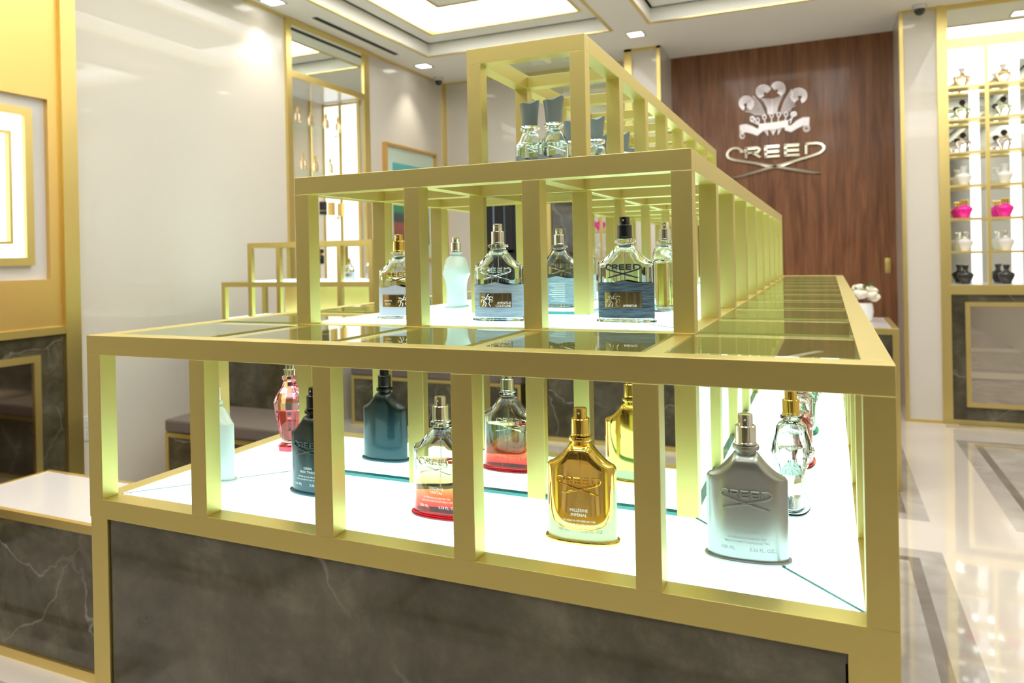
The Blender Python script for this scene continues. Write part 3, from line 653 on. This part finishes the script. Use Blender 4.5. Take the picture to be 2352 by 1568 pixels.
# ------------------------------------------------------------------ tiered displays
def tier_frame(t, xs, ys, ztop, zbot, inner=None, glass=True, bottom=False, zsh=None, name_off=(0, 0, 0), panes='ring'):
    """xs, ys = post positions (low corner) ; inner=(i0,i1,j0,j1) indices of the inner rectangle carrying the next tier"""
    O = name_off
    def P(mb, n, m, bev=0., par=None, lab=None):
        for i, v in enumerate(mb.v): mb.v[i] = (v[0] - O[0], v[1] - O[1], v[2] - O[2])
        o = mb.build(n, m, par or t, bev)
        if lab: o['label'] = lab
        return o
    x0, x1, y0, y1 = xs[0], xs[-1] + T, ys[0], ys[-1] + TY
    za = ztop - B
    for nm, q in (('front_rail', (x0, y0, x1, y0 + TY + .003)), ('back_rail', (x0, y1 - TY, x1, y1)), ('side_rail', (x0, y0 + TY + .003, x0 + T, y1 - TY)), ('side_rail', (x1 - T, y0 + TY + .003, x1, y1 - TY))):
        P(MB().box(q[0], q[1], za, q[2], q[3], ztop), nm, gold, .0006)
    # posts
    zp0 = zbot
    for i, x in enumerate(xs):
        for y in (ys[0], ys[-1]): P(MB().box(x, y, zp0, x + T, y + TY, za), 'post', gold, .0006)
    for y in ys[1:-1]:
        for x in (xs[0], xs[-1]): P(MB().box(x, y, zp0, x + T, y + TY, za), 'post', gold, .0006)
    # crossbars and panes
    bz0, bz1 = ztop - B * .92, ztop - .0035
    if inner:
        i0, i1, j0, j1 = inner; ix0, ix1, iy0, iy1 = xs[i0], xs[i1] + T, ys[j0], ys[j1] + TY
        for q in ((ix0, iy0, ix1, iy0 + TY), (ix0, iy1 - TY, ix1, iy1), (ix0, iy0 + TY, ix0 + T, iy1 - TY), (ix1 - T, iy0 + TY, ix1, iy1 - TY)):
            P(MB().box(q[0], q[1], za, q[2], q[3], ztop), 'inner_rail', gold, .0005)
        for i in range(1, len(xs) - 1):
            P(MB().box(xs[i], y0 + TY + .003, bz0, xs[i] + T * .9, iy0, bz1), 'crossbar', gold, .0004); P(MB().box(xs[i], iy1, bz0, xs[i] + T * .9, y1 - TY, bz1), 'crossbar', gold, .0004)
        for j in range(1, len(ys) - 1):
            P(MB().box(x0 + T, ys[j], bz0, ix0, ys[j] + TY, bz1), 'crossbar', gold, .0004); P(MB().box(ix1, ys[j], bz0, x1 - T, ys[j] + TY, bz1), 'crossbar', gold, .0004)
    else:
        for j in range(1, len(ys) - 1): P(MB().box(x0 + T, ys[j], bz0, x1 - T, ys[j] + TY, bz1), 'crossbar', gold, .0004)
        i0 = i1 = j0 = j1 = -9
    if glass:
        for i in range(len(xs) - 1):
            for j in range(len(ys) - 1):
                if inner and i0 <= i < i1 and j0 <= j < j1: continue
                if (i == 0 or i == len(xs) - 2 or j == 0 or j == len(ys) - 2) or not inner:
                    ya = ys[j] + TY + (.003 if j == 0 else 0)
                    P(MB().box(xs[i] + T - .001, ya, ztop - .0032, xs[i + 1] + .001, ys[j + 1], ztop - .0006), 'glass_pane', tpane)
    if bottom:
        for nm, q in (('bottom_rail', (x0, y0, x1, y0 + TY + .003)), ('bottom_rail', (x0, y1 - TY, x1, y1)), ('bottom_rail', (x0, y0 + TY + .003, x0 + T, y1 - TY)), ('bottom_rail', (x1 - T, y0 + TY + .003, x1, y1 - TY))):
            P(MB().box(q[0], q[1], zbot - B, q[2], q[3], zbot), nm, gold, .0006)
    # inner mirrored core
    if inner and panes != 'nomirror':
        for i in range(i0, i1 + 1):
            for y in (iy0, iy1 - TY): P(MB().box(xs[i], y, zsh, xs[i] + T, y + TY, za), 'inner_post', gold, .0006)
        for j in range(j0 + 1, j1):
            for x in (ix0, ix1 - T): P(MB().box(x, ys[j], zsh, x + T, ys[j] + TY, za), 'inner_post', gold, .0006)
        q = .007
        mm = MB(); mm.box(ix0 + q, iy0 + q, zsh + .003, ix1 - q, iy1 - q, za - .0005)
        P(mm, 'mirror_core', mirror)
    # lit shelf
    zz = zsh; th = .012 if bottom else .0026
    a, b, c, d = x0 + T, y0 + TY + .003, x1 - T, y1 - TY
    if inner and panes != 'nomirror':
        g_ = .0012
        ia, ib, ic, id_ = ix0 + .004, iy0 + .004, ix1 - .004, iy1 - .004
        for quad in (((a, b), (c, b), (ic, ib), (ia, ib)), ((c, b), (c, d), (ic, id_), (ic, ib)), ((c, d), (a, d), (ia, id_), (ic, id_)), ((a, d), (a, b), (ia, ib), (ia, id_))):
            cx = sum(p[0] for p in quad) / 4; cy2 = sum(p[1] for p in quad) / 4
            qd = []
            dx = quad[1][0] - quad[0][0]; dy = quad[1][1] - quad[0][1]; L = math.hypot(dx, dy); ux, uy = dx / L, dy / L
            for k, p in enumerate(quad):
                s = g_ * 1.4 * (1 if k in (0, 3) else -1); qd.append((p[0] + ux * s, p[1] + uy * s))
            mb = MB(); mb.add([(p[0], p[1], zz - th) for p in qd] + [(p[0], p[1], zz - .0008) for p in qd], [(3, 2, 1, 0), (4, 5, 6, 7), (0, 1, 5, 4), (1, 2, 6, 5), (2, 3, 7, 6), (3, 0, 4, 7)])
            P(mb, 'lit_shelf', shelf_e)
        
        if bottom: P(MB().box(a, b, zz - .016, c, d, zz - .0125), 'shelf_bed', whitem)
        w_ = .004
        for (p, q2) in (((a, b), (ia, ib)), ((c, b), (ic, ib)), ((c, d), (ic, id_)), ((a, d), (ia, id_))):
            dx, dy = q2[0] - p[0], q2[1] - p[1]; L = math.hypot(dx, dy); nx, ny = -dy / L * w_ / 2, dx / L * w_ / 2
            mb = MB(); mb.add([(p[0] + nx, p[1] + ny, zz - .0006), (p[0] - nx, p[1] - ny, zz - .0006), (q2[0] - nx, q2[1] - ny, zz - .0006), (q2[0] + nx, q2[1] + ny, zz - .0006)], [(0, 1, 2, 3)])
            P(mb, 'shelf_joint', teal)
        mb = MB(); mb.frame_xy(ia - .002, ib - .002, ic + .002, id_ + .002, .006, zz - .001, zz + .0032); P(mb, 'mirror_channel', teal)
    else:
        P(MB().box(a, b, zz - .0028, c, d, zz - .0004), 'lit_shelf', shelf_e)
YS = [k * MY for k in range(12)]
cab = thing('display_cabinet', 'long dark marble cabinet with gold corner posts carrying the gold tiers', 'cabinet', (0, 0, 0))
bz = ZB
for x in (0, W - .040):
    for y in (0, D - .03): MB().box(x, y + .0015, 0, x + (.031 if x == 0 else .040), y + .03, bz).build('corner_post', gold, cab, .0006)
MB().box(.033, .005, .0, W - .042, .02, bz - .001).build('stone_front', stone, cab)
MB().box(.005, .03, 0, .02, D - .03, bz - .001).build('stone_side', stone, cab)
MB().box(W - .02, .03, 0, W - .005, D - .03, bz - .001).build('stone_side', stone, cab)
MB().box(.033, D - .02, 0, W - .042, D - .005, bz - .001).build('stone_back', stone, cab)
MB().frame_xy(.0, .0, W, D, .03, 0.0, .03).build('plinth_rail', gold, cab)
MB().box(.022, .022, bz - .02, W - .022, D - .022, bz - .001).build('shelf_bed', whitem, cab)
lt = thing('display_tier', 'lowest and widest gold grid tier with glass top, resting on the marble cabinet', 'display rack', (0, 0, ZB))
tier_frame(lt, X, YS, Z1, ZS, (1, 4, 1, 10), True, True, ZS, (0, 0, ZB))
mt = thing('display_tier', 'middle gold grid tier standing on the lowest one', 'display rack', (X[1], MY, Z1))
tier_frame(mt, X[1:5], YS[1:11], Z2, Z1, (1, 2, 1, 8), True, False, Z1 + .003, (X[1], MY, Z1))
ut = thing('display_tier', 'topmost and narrowest gold grid tier with grey-capped bottles', 'display rack', (X[2], 2 * MY, Z2))
tier_frame(ut, X[2:4], YS[2:10], Z3, Z2, None, True, False, Z2 + .003, (X[2], 2 * MY, Z2))

# smaller display near the left wall
def second_display():
    ox, oy = -2.10, 2.32
    xs = [ox + q for q in (0, .187, .379, .571, .765, .955)]; zt = 1.083; ys = [oy, oy + .30]
    c = thing('display_cabinet', 'dark stone cabinet carrying the smaller stepped display by the left wall', 'cabinet', (ox, oy, 0))
    MB().box(.0, .0, 0, .98, .33, .855).build('stone_body', stone, c); MB().frame_xz(0, 0, .98, .857, .02, -.006, .0).build('frame', gold, c)
    def tier(x_s, z0_, z1_, label, back):
        t = thing('display_tier', label, 'display rack', (x_s[0], oy, z0_)); L = x_s[-1] + T - x_s[0]
        MB().frame_xy(0, 0, L, .33, TY, z1_ - z0_ - B, z1_ - z0_).build('top_rail', gold, t, .0006)
        for x in x_s:
            for y in (0, .33 - TY): MB().box(x - x_s[0], y, 0, x - x_s[0] + T, y + TY, z1_ - z0_ - B).build('post', gold, t)
        MB().box(T, TY, z1_ - z0_ - .004, L - T, .33 - TY, z1_ - z0_ - .001).build('glass_pane', tpane, t)
        MB().box(T, TY, .0005, L - T, .33 - TY, .006).build('lit_shelf', shelf_e, t)
        if back: MB().box(.187, .285, .008, L - .03, .30, z1_ - z0_ - B).build('back_panel', golddeep, t)
        else: pass
        return t
    a = tier(xs, .882, zt, 'lower gold tier of the smaller display, five bays wide', True)
    MB().frame_xy(0, 0, .98, .33, TY, -.026, 0).build('bottom_rail', gold, a)
    tier(xs[1:], zt, zt + .207, 'upper gold tier of the smaller display, four bays wide', False)
second_display()

# ------------------------------------------------------------------ perfume bottles
def bell(t, hs, hn): return hs + (hn - hs) * max(0., 1 - t) ** 1.75 - .16 * hs * .3 * max(0., (t - .86) / .14) ** 2.2
class Shape:
    def __init__(s, W_=BW, dep=.0150, hs=1.08, hn=1.38, rn=.135, p=2.5, curvy=False):
        s.curvy = curvy
        s.W = W_; s.dep = dep * W_ / .0775; s.hs = hs * W_; s.hn = hn * W_; s.rn = rn * W_; s.p = p
    def Y(s, x, k=1.): 
        q = min(1., abs(x) / (s.W / 2)); return k * s.dep * max(0., 1 - q ** s.p) ** .55
    def g(s, z):
        if not s.curvy: return 1.
        q = z / s.W; K = [(0, .9), (.2, .95), (.5, .92), (.72, 1.05), (.9, 1.42), (1.02, 1.3), (1.2, 1.05), (1.6, .9)]
        for (a, u), (b, v) in zip(K, K[1:]):
            if q <= b: return u + (v - u) * (q - a) / (b - a)
        return .9
    def zmid(s, x): return bell(max(0, abs(x) - s.rn) / (s.W / 2 - s.rn), s.hs, s.hn)
    def zfr(s, x):
        t = min(1., abs(x) / (s.W / 2)); return s.zmid(x) - .13 * s.W * (1 - t ** 3)
    def fn(s, x, z, off): return (x, -(s.Y(x) * s.g(z) + off), z)
    def fnb(s, x, z, off): return (-x, (s.Y(x) + off), z)
def body_mesh(S, mb, mi=0, z0=0., sc=1., flip=False, level=None, matfn=None):
    nx = 32; nz = 14; nb = 5
    xs = [-(S.W / 2) * math.cos(PI * i / nx) * sc for i in range(nx + 1)]
    cols = []
    for x in xs:
        X_ = x / sc; y = S.Y(X_) * (sc if sc == 1 else (sc - .10)); zf = S.zfr(X_); zm = S.zmid(X_)
        if sc != 1: zf -= .03 * S.W; zm -= .045 * S.W
        if level is not None: zf = min(zf, level); zm = min(zm, level)
        c = [(x, -y * (.995) * S.g(z0 + (zf - z0) * k / nz), z0 + (zf - z0) * k / nz) for k in range(nz + 1)]
        for k in range(1, nb + 1):
            f = k / nb; c.append((x, -y * math.cos(f * PI / 2) * S.g(zf), zf + (zm - zf) * math.sin(f * PI / 2)))
        full = c + [(p[0], -p[1], p[2]) for p in reversed(c[:-1])]
        cols.append(full)
    n = len(cols[0]); v = [p for c in cols for p in c]; f = []; 
    for i in range(nx):
        for k in range(n):
            k2 = (k + 1) % n; q = (i * n + k, (i + 1) * n + k, (i + 1) * n + k2, i * n + k2)
            f.append(tuple(reversed(q)) if flip else q)
    o = len(mb.v); mb.add(v, f, mi, True)
def clean(o, d=1e-6):
    import bmesh
    bm = bmesh.new(); bm.from_mesh(o.data); bmesh.ops.remove_doubles(bm, verts=bm.verts, dist=d)
    bmesh.ops.dissolve_degenerate(bm, edges=bm.edges, dist=1e-7); bm.to_mesh(o.data); bm.free(); return o
def oval(S, mb, r, z0, z1, mi=0):
    n = 40; rings = []
    for rr, z in ((r * .985, z0), (r, z0 + (z1 - z0) * .3), (r, z0 + (z1 - z0) * .7), (r * .985, z1)):
        ring = []
        for i in range(n):
            a = 2 * PI * i / n; ca, sa = math.cos(a), math.sin(a)
            ring.append((rr * S.W / 2 * math.copysign(abs(ca) ** .9, ca), (S.dep * (1 + (rr - 1) * 2.6) + .0) * math.copysign(abs(sa) ** .85, sa), z))
        rings.append(ring)
    mb.loft(rings, mi)
def sprayer(t, m, W_, z, holem=None):
    r = W_
    s = MB().lathe([(.118 * r, z), (.135 * r, z + .005 * r), (.135 * r, z + .03 * r), (.130 * r, z + .035 * r), (.130 * r, z + .235 * r), (.118 * r, z + .245 * r)], 28).build('sprayer_collar', m, t)
    b = MB().lathe([(.093 * r, z + .24 * r), (.093 * r, z + .37 * r), (.088 * r, z + .385 * r), (.06 * r, z + .39 * r)], 24).build('spray_button', m, t)
    h = MB(); zc = z + .325 * r
    ring = [(.014 * r * math.cos(2 * PI * i / 12), -.0945 * r, zc + .014 * r * math.sin(2 * PI * i / 12)) for i in range(12)]
    h.add(ring, [tuple(range(12))]); h.build('nozzle', whitem, b)
def collar(t, m, W_, z, k=1.):
    MB().lathe([(.128 * W_ * k, z - .05 * W_), (.128 * W_ * k, z), (.165 * W_ * k, z + .01 * W_), (.168 * W_ * k, z + .035 * W_), (.165 * W_ * k, z + .06 * W_), (.12 * W_ * k, z + .07 * W_)], 16 if k == 1 else 24).build('neck_ring', m, t)
def text_part(t, S, lines, m, back=False, name='printed_text', off=.00012):
    mb = MB()
    for body, size, x, z, al in lines: text_mesh(mb, body, size * S.W, x * S.W, z * S.W, S.fnb if back else S.fn, off, al)
    mb.build(name, m, t)
def flat_bottle(loc, rz, label, kind, S=None, group=None, sm=chrome):
    S = S or Shape(); W_ = S.W
    t = thing('perfume_bottle', label, 'perfume bottle', loc, rz, group)
    glass = kind in ('santal', 'clear', 'pink', 'red', 'green', 'aventus', 'cologne', 'her', 'amber')
    bm = {'silver': silverm, 'git': gitm, 'white': frostw, 'gold': None, 'santal': santalg, 'pink': pinkg, 'red': redg, 'green': greeng}.get(kind, clearg)
    mb = MB()
    if kind == 'gold':
        body_mesh(S, mb, 0, .035 * W_)
        # shield-shaped gilding ends above the base: faces below the curve are pale glass
        for k, f in enumerate(mb.f):
            cx = sum(mb.v[i][0] for i in f) / len(f); cz = sum(mb.v[i][2] for i in f) / len(f)
            u = abs(cx) / (W_ / 2)
            if u > .93 and cz < .75 * W_ or (u <= .93 and cz < (.22 + .13 * (u / .85) ** 4) * W_): mb.mi[k] = 1
        clean(mb.build('body', [polgold, palelime], t))
        e = MB(); pts = [(-.42 * W_, .42 * W_)] + [(W_ * .42 * (i / 10 - 1) if i <= 10 else W_ * .42 * (i / 10 - 1), (.20 + .13 * abs(i / 10 - 1) ** 4) * W_) for i in range(1, 20)] + [(.42 * W_, .42 * W_)]
        pts = [(-.44 * W_, .80 * W_)] + pts + [(.44 * W_, .80 * W_)]
        sweep(e, pts, .008 * W_, 0, .0009, S.fn); e.build('gilded_edge', polgold, t)
    else:
        body_mesh(S, mb, 0, .035 * W_)
        if glass: body_mesh(S, mb, 0, .085 * W_, .93, True)
        clean(mb.build('body', bm, t))
    b = MB(); oval(S, b, 1.085, 0, .048 * W_)
    b.build('base', {'gold': polgold, 'git': gitm, 'silver': silverm}.get(kind, bm), t)
    zc = S.hn + .02 * W_
    cm_ = {'gold': polgold, 'git': blackpl, 'silver': silverm, 'white': frostw}.get(kind, bm)
    collar(t, cm_, W_, zc, 1.18 if kind in ('aventus', 'cologne', 'her', 'amber') else 1)
    smm = {'gold': polgold, 'git': blackpl, 'aventus': blackpl, 'her': polgold, 'clear': polgold}.get(kind, sm)
    sprayer(t, smm, W_, zc + .07 * W_)
    lv = {'santal': .86, 'clear': .62, 'pink': .6, 'red': .8, 'green': .8, 'aventus': .97, 'cologne': .80, 'her': .85, 'amber': .99}.get(kind)
    if glass:
        l = MB(); body_mesh(S, l, 0, .095 * W_, .915, False, lv * W_)
        clean(l.build('liquid', {'santal': liq_y, 'amber': liq_g, 'her': liq_y}.get(kind, liq_c), t))
        MB().lathe([(.0009, .12 * W_), (.0009, S.hn - .02 * W_)], 8).build('dip_tube', frostw if False else liq_c, t)
    lm = {'git': inkw, 'aventus': inkd, 'gold': polgold, 'silver': silverm, 'white': frostw, 'her': polgold}.get(kind, bm)
    if kind == 'git': lm = mat('pale_edge_relief', (.10, .14, .16), .2, .6)
    if kind not in ('white', 'amber'):
        mb = MB(); zt = 1.03 if kind in ('aventus', 'cologne', 'her') else .93
        logo(mb, -.31 * W_, zt * W_, .62 * W_, .0135 * W_, -.0002, .0017, S.fn); mb.build('raised_lettering', lm, t)
    common = lambda a: [(a, .055, -.32, .27, 'LEFT')]
    if kind in ('silver', 'gold', 'santal', 'git'):
        nm = {'silver': ['', 'HIMALAYA'], 'gold': ['MILLÉSIME', 'IMPÉRIAL'], 'santal': ['ORIGINAL', 'SANTAL'], 'git': ['GREEN', 'IRISH TWEED']}[kind]
        L = [(nm[0], .058, 0, .45, 'CENTER'), (nm[1], .058, 0, .385, 'CENTER'), ('DE PÈRE EN FILS DEPUIS 1760', .036, 0, .31, 'CENTER'), ('FROM FATHER TO SON SINCE 1760', .034, 0, .26, 'CENTER')]
        L = [q for q in L if q[0]]
        text_part(t, S, L, inkw if kind != 'silver' else inkg)
        text_part(t, S, [('100 ML', .06, -.32, .165, 'LEFT'), ('3.33 FL. OZ.', .06, .34, .165, 'RIGHT')], inkw if kind in ('santal', 'git') else inkg)
    if kind in ('aventus', 'cologne', 'her', 'amber'):
        bd = {'aventus': band_dark, 'cologne': band_blue, 'her': band_pale, 'amber': mat('russet_label', (.35, .09, .03), .5)}[kind]
        # wrap-around band whose top edge rises to a shallow peak
        mb = MB(); nx = 40; zb0 = .085 * W_
        for sgn in (-1, 1):
            v = []; f = []; rng = nx
            for i in range(rng + 1):
                x = -(W_ / 2) * math.cos(PI * i / rng); zt = (.70 + .05 * max(0, 1 - abs(x) / (.22 * W_))) * W_ if kind != 'amber' else .62 * W_
                if kind == 'amber': x *= .45
                y = S.Y(x) + .0005
                for z in (zb0, zt): v.append((x * (1.008 if kind != 'amber' else 1), sgn * y, z))
            for i in range(rng):
                q = (2 * i, 2 * i + 2, 2 * i + 3, 2 * i + 1); f.append(q if sgn < 0 else tuple(reversed(q)))
            mb.add(v, f, 0, True)
        wb_ = mb.build('label_band', bd, t)
        if kind != 'amber':
            mb = MB(); n = 12; v = []; f = []
            for i in range(n + 1):
                x = (-.34 + .66 * i / n) * W_
                for z in (.27 * W_, .535 * W_): v.append(S.fn(x, z, .0013))
            for i in range(n): f.append((2 * i, 2 * i + 2, 2 * i + 3, 2 * i + 1))
            mb.add(v, f, 0, True); pl = mb.build('plaque', plaqueg if kind == 'her' else plaque, wb_)
            # rider on a winged horse, drawn in raised strokes
            hx, hz, hs_ = (.19 if kind == 'her' else -.17), .40, .13
            H_ = [[(-.8, -.9), (-.5, -.5), (-.6, .0), (-.2, .2), (.3, .25), (.55, .6), (.85, .55), (.95, .35)], [(.3, .25), (.5, -.1), (.3, -.45), (.55, -.9)], [(-.5, 0), (-.9, .1), (-1., -.3)], [(.45, .2), (.85, .1), (.8, -.25)], [(-.1, .2), (.0, .6), (.15, .9), (.3, .95)], [(.05, .55), (.4, .6)], [(-.1, .25), (-.5, .55), (-.9, .6), (-.6, .3)], [(-.45, -.1), (-.1, -.45), (-.25, -.9)]]
            mb = MB()
            for st_ in H_: sweep(mb, [((hx + p[0] * hs_) * W_, (hz + p[1] * hs_ * .95) * W_) for p in st_], .0062 * W_, .0013, .0019, S.fn)
            mb.build('rider_emblem', inkw if kind != 'aventus' else plaque, wb_)
            if kind == 'cologne': tx = [('AVENTUS', .062, .31, .335, 'RIGHT'), ('COLOGNE', .062, .31, .28, 'RIGHT')]
            elif kind == 'her': tx = [('AVENTUS', .045, -.19, .39, 'CENTER'), ('FOR HER', .036, -.19, .325, 'CENTER')]
            else: tx = [('AVENTUS', .055, .12, .285, 'CENTER')]
            mb = MB()
            for body, size, x, z, al in tx: text_mesh(mb, body, size * W_, x * W_, z * W_, S.fn, .0016, al)
            mb.build('printed_text', inkw, wb_)
            # plain label panel on the back with fine ruled print
            mb = MB()
            for k in range(9):
                z = (.56 - .05 * k) * W_; a = -.2 * W_; b = (.2 - (k * 37 % 5) * .03) * W_
                mb.add([S.fnb(a, z, .0009), S.fnb((a + b) / 2, z, .0009), S.fnb(b, z, .0009), S.fnb(b, z + .012 * W_, .0009), S.fnb((a + b) / 2, z + .012 * W_, .0009), S.fnb(a, z + .012 * W_, .0009)], [(0, 1, 4, 5), (1, 2, 3, 4)])
            mb.build('back_print', inkw, wb_)
    return t
zs_ = ZS - .0006
FB = flat_bottle
FB((.844, .110, zs_), math.radians(3), 'silver bottle with silver sprayer, nearest the right front corner of the lowest tier', 'silver', Shape(.0805))
FB((.669, .098, zs_), math.radians(4), 'gold mirrored bottle with gold sprayer, in the second front bay from the right', 'gold', Shape(.079))
FB((.485, .110, zs_), math.radians(0), 'bottle shading from clear to red with silver sprayer, front of the lowest tier', 'santal', Shape(.079))
FB((.279, .126, zs_), math.radians(-2), 'dark blue-black bottle with black sprayer, front of the lowest tier', 'git')
FB((.098, .125, zs_), math.radians(-6), 'satin white bottle behind the second front post of the lowest tier', 'white')
# bottles in the side aisles, turned to face outwards
S2 = Shape(.068, .0150, 1.12, 1.45, .13)
t = thing('perfume_bottle', 'pink faceted bottle with a red foot in the left aisle of the lowest tier', 'perfume bottle', (.100, .286, zs_), .3)
PB = MB().lathe([(.012, 0), (.021, .002), (.022, .010), (.015, .016), (.021, .034), (.026, .060), (.0285, .082), (.024, .092), (.014, .106), (.010, .116), (.013, .119), (.013, .124), (.009, .126)], 8, 1, .62, sm=False); PB.build('body', mat('pink_glass', (.96, .50, .56), .02, 0, 1., 1.45), t)
MB().lathe([(.009, .020), (.015, .034), (.019, .058), (.021, .068)], 8, 1, .5, sm=False).build('liquid', mat('rose_scent', (.95, .25, .35), 0, 0, 1., 1.33), t)
MB().lathe([(.014, -.0), (.0225, .002), (.023, .0095), (.016, .0115)], 8, 1, .64, sm=False).build('foot', mat('ruby_glass', (.75, .01, .06), .08, 0, coat=1), t)
MB().lathe([(.009, .1262), (.0095, .136), (.007, .137), (.007, .148)], 20).build('sprayer', chrome, t)
FB((.880, .290, zs_), math.radians(90), 'clear glass bottle with gold sprayer in the right aisle, behind the silver bottle', 'clear', Shape(.0775, .0175, curvy=True))
FB((.884, .495, zs_), math.radians(90), 'red shaded glass bottle in the right aisle, behind the clear one', 'red', Shape(.0775, .0165))
FB((.886, .700, zs_), math.radians(90), 'green shaded glass bottle in the right aisle, behind the red one', 'green', Shape(.0775, .0165, curvy=True))
FB((.888, 1.11, zs_), math.radians(90), 'clear glass bottle farthest along the right aisle of the lowest tier', 'clear', Shape(.0775, .0165), sm=chrome)
zm_ = Z1 + .0027
FB((.317, .288, zm_), math.radians(5), 'clear bottle with gold sprayer and gold plaque on a pale band, middle tier at left', 'her', Shape(.070))
FB((.487, .285, zm_), math.radians(3), 'clear bottle with silver sprayer and blue-grey ribbed band, middle tier centre', 'cologne', Shape(.0755))
FB((.671, .300, zm_), math.radians(0), 'clear bottle with black sprayer and navy ribbed band, middle tier at right', 'aventus', Shape(.0775))
FB((.300, .508, zm_), math.radians(-78), 'satin white bottle with silver sprayer in the left aisle of the middle tier', 'white', Shape(.070, .0190, curvy=True))
FB((.682, .515, zm_), math.radians(84), 'clear bottle of amber scent with russet label in the right aisle of the middle tier', 'amber', Shape(.0775, .0175))
FB((.672, .72, zm_), math.radians(88), 'clear bottle with gold sprayer deeper in the right aisle of the middle tier', 'her', Shape(.072, .0165))
# grey-capped bottles in the top tier
def capped(loc, rz, label, first=None):
    S = Shape(.062, .0170, 1.02, 1.42, .16)
    t = thing('perfume_bottle', label, 'perfume bottle', loc, rz, 'grey-capped bottles in the top tier'); W_ = S.W
    mb = MB(); body_mesh(S, mb, 0, .03 * W_); body_mesh(S, mb, 0, .09 * W_, .92, True); clean(mb.build('body', mat('aqua_clear_glass', (.90, .985, .965), 0, 0, 1., 1.45), t))
    l = MB(); body_mesh(S, l, 0, .1 * W_, .905, False, 1.1 * W_); clean(l.build('liquid', liq_c, t))
    b = MB(); oval(S, b, 1.06, 0, .045 * W_); b.build('base', clearg, t)
    MB().lathe([(.17 * W_, 1.36 * W_), (.17 * W_, 1.44 * W_), (.27 * W_, 1.46 * W_), (.28 * W_, 1.52 * W_), (.27 * W_, 1.57 * W_), (.2 * W_, 1.58 * W_)], 24).build('neck_ring', clearg, t)
    rings = []
    for k in range(8):
        f = k / 7; w2 = (.215 + .065 * f ** 1.6) * W_; d2 = (.17 + .05 * f) * W_; ring = []
        for i in range(28):
            a = 2 * PI * i / 28; ca, sa = math.cos(a), math.sin(a); x = w2 * math.copysign(abs(ca) ** .7, ca); y = d2 * math.copysign(abs(sa) ** .7, sa)
            z = (1.58 + .66 * f) * W_ + (f ** 4) * .07 * W_ * math.sin(x / W_ * 9)
            ring.append((x, y, z))
        rings.append(ring)
    MB().loft(rings).build('cap', grime, t)
    mb = MB(); nx = 36
    for sgn in (-1, 1):
        v = []; f = []
        for i in range(nx + 1):
            x = -(W_ / 2) * math.cos(PI * i / nx); zt = (.66 + .05 * math.cos(x / W_ * 12)) * W_; y = S.Y(x) + .0006
            for z in (.07 * W_, zt): v.append((x * 1.01, sgn * y, z))
        for i in range(nx):
            q = (2 * i, 2 * i + 2, 2 * i + 3, 2 * i + 1); f.append(q if sgn < 0 else tuple(reversed(q)))
        mb.add(v, f, 0, True)
    mb.build('label_band', grime, t)
    lg = MB(); logo(lg, -.30 * W_, 1.02 * W_, .60 * W_, .012 * W_, -.0002, .0011, S.fn); lg.build('raised_lettering', clearg, t)
    return t
cp = capped((.452, .505, Z2 + .0027), math.radians(62), 'grey-capped clear bottle of the top tier, left one of the front pair')
for x, y, a, lb in ((.500, .495, 48, 'grey-capped clear bottle of the top tier, right one of the front pair'), (.462, .70, 60, 'grey-capped clear bottle of the top tier, left one of the second pair'), (.512, .705, 60, 'grey-capped clear bottle of the top tier, right one of the second pair'),
                    (.455, .92, 60, 'grey-capped clear bottle of the top tier, left one of the third pair'), (.510, .91, 60, 'grey-capped clear bottle of the top tier, right one of the third pair'), (.48, 1.13, 60, 'single grey-capped clear bottle in the fourth bay of the top tier')):
    dup(cp, (x, y, Z2 + .0027), math.radians(a), lb)
# bottles on the smaller display
FB((-1.60, 2.42, 1.0892), math.radians(60), 'clear faceted bottle on the smaller display, left bay', 'clear', Shape(.06), sm=chrome)
FB((-1.33, 2.42, 1.0892), 0, 'clear bottle with gold sprayer on the smaller display, third bay', 'her', Shape(.06))
t = thing('perfume_bottle', 'round-shouldered clear apothecary bottle on the smaller display, right bay', 'perfume bottle', (-1.185, 2.42, 1.0892))
MB().lathe([(.034, 0), (.036, .004), (.037, .06), (.032, .082), (.012, .098), (.011, .105)], 28, 1, .7, p=2.6).build('body', clearg, t)
MB().lathe([(.012, .105), (.016, .11), (.014, .12), (.004, .126)], 16).build('stopper', clearg, t)
bpy.context.view_layer.update()
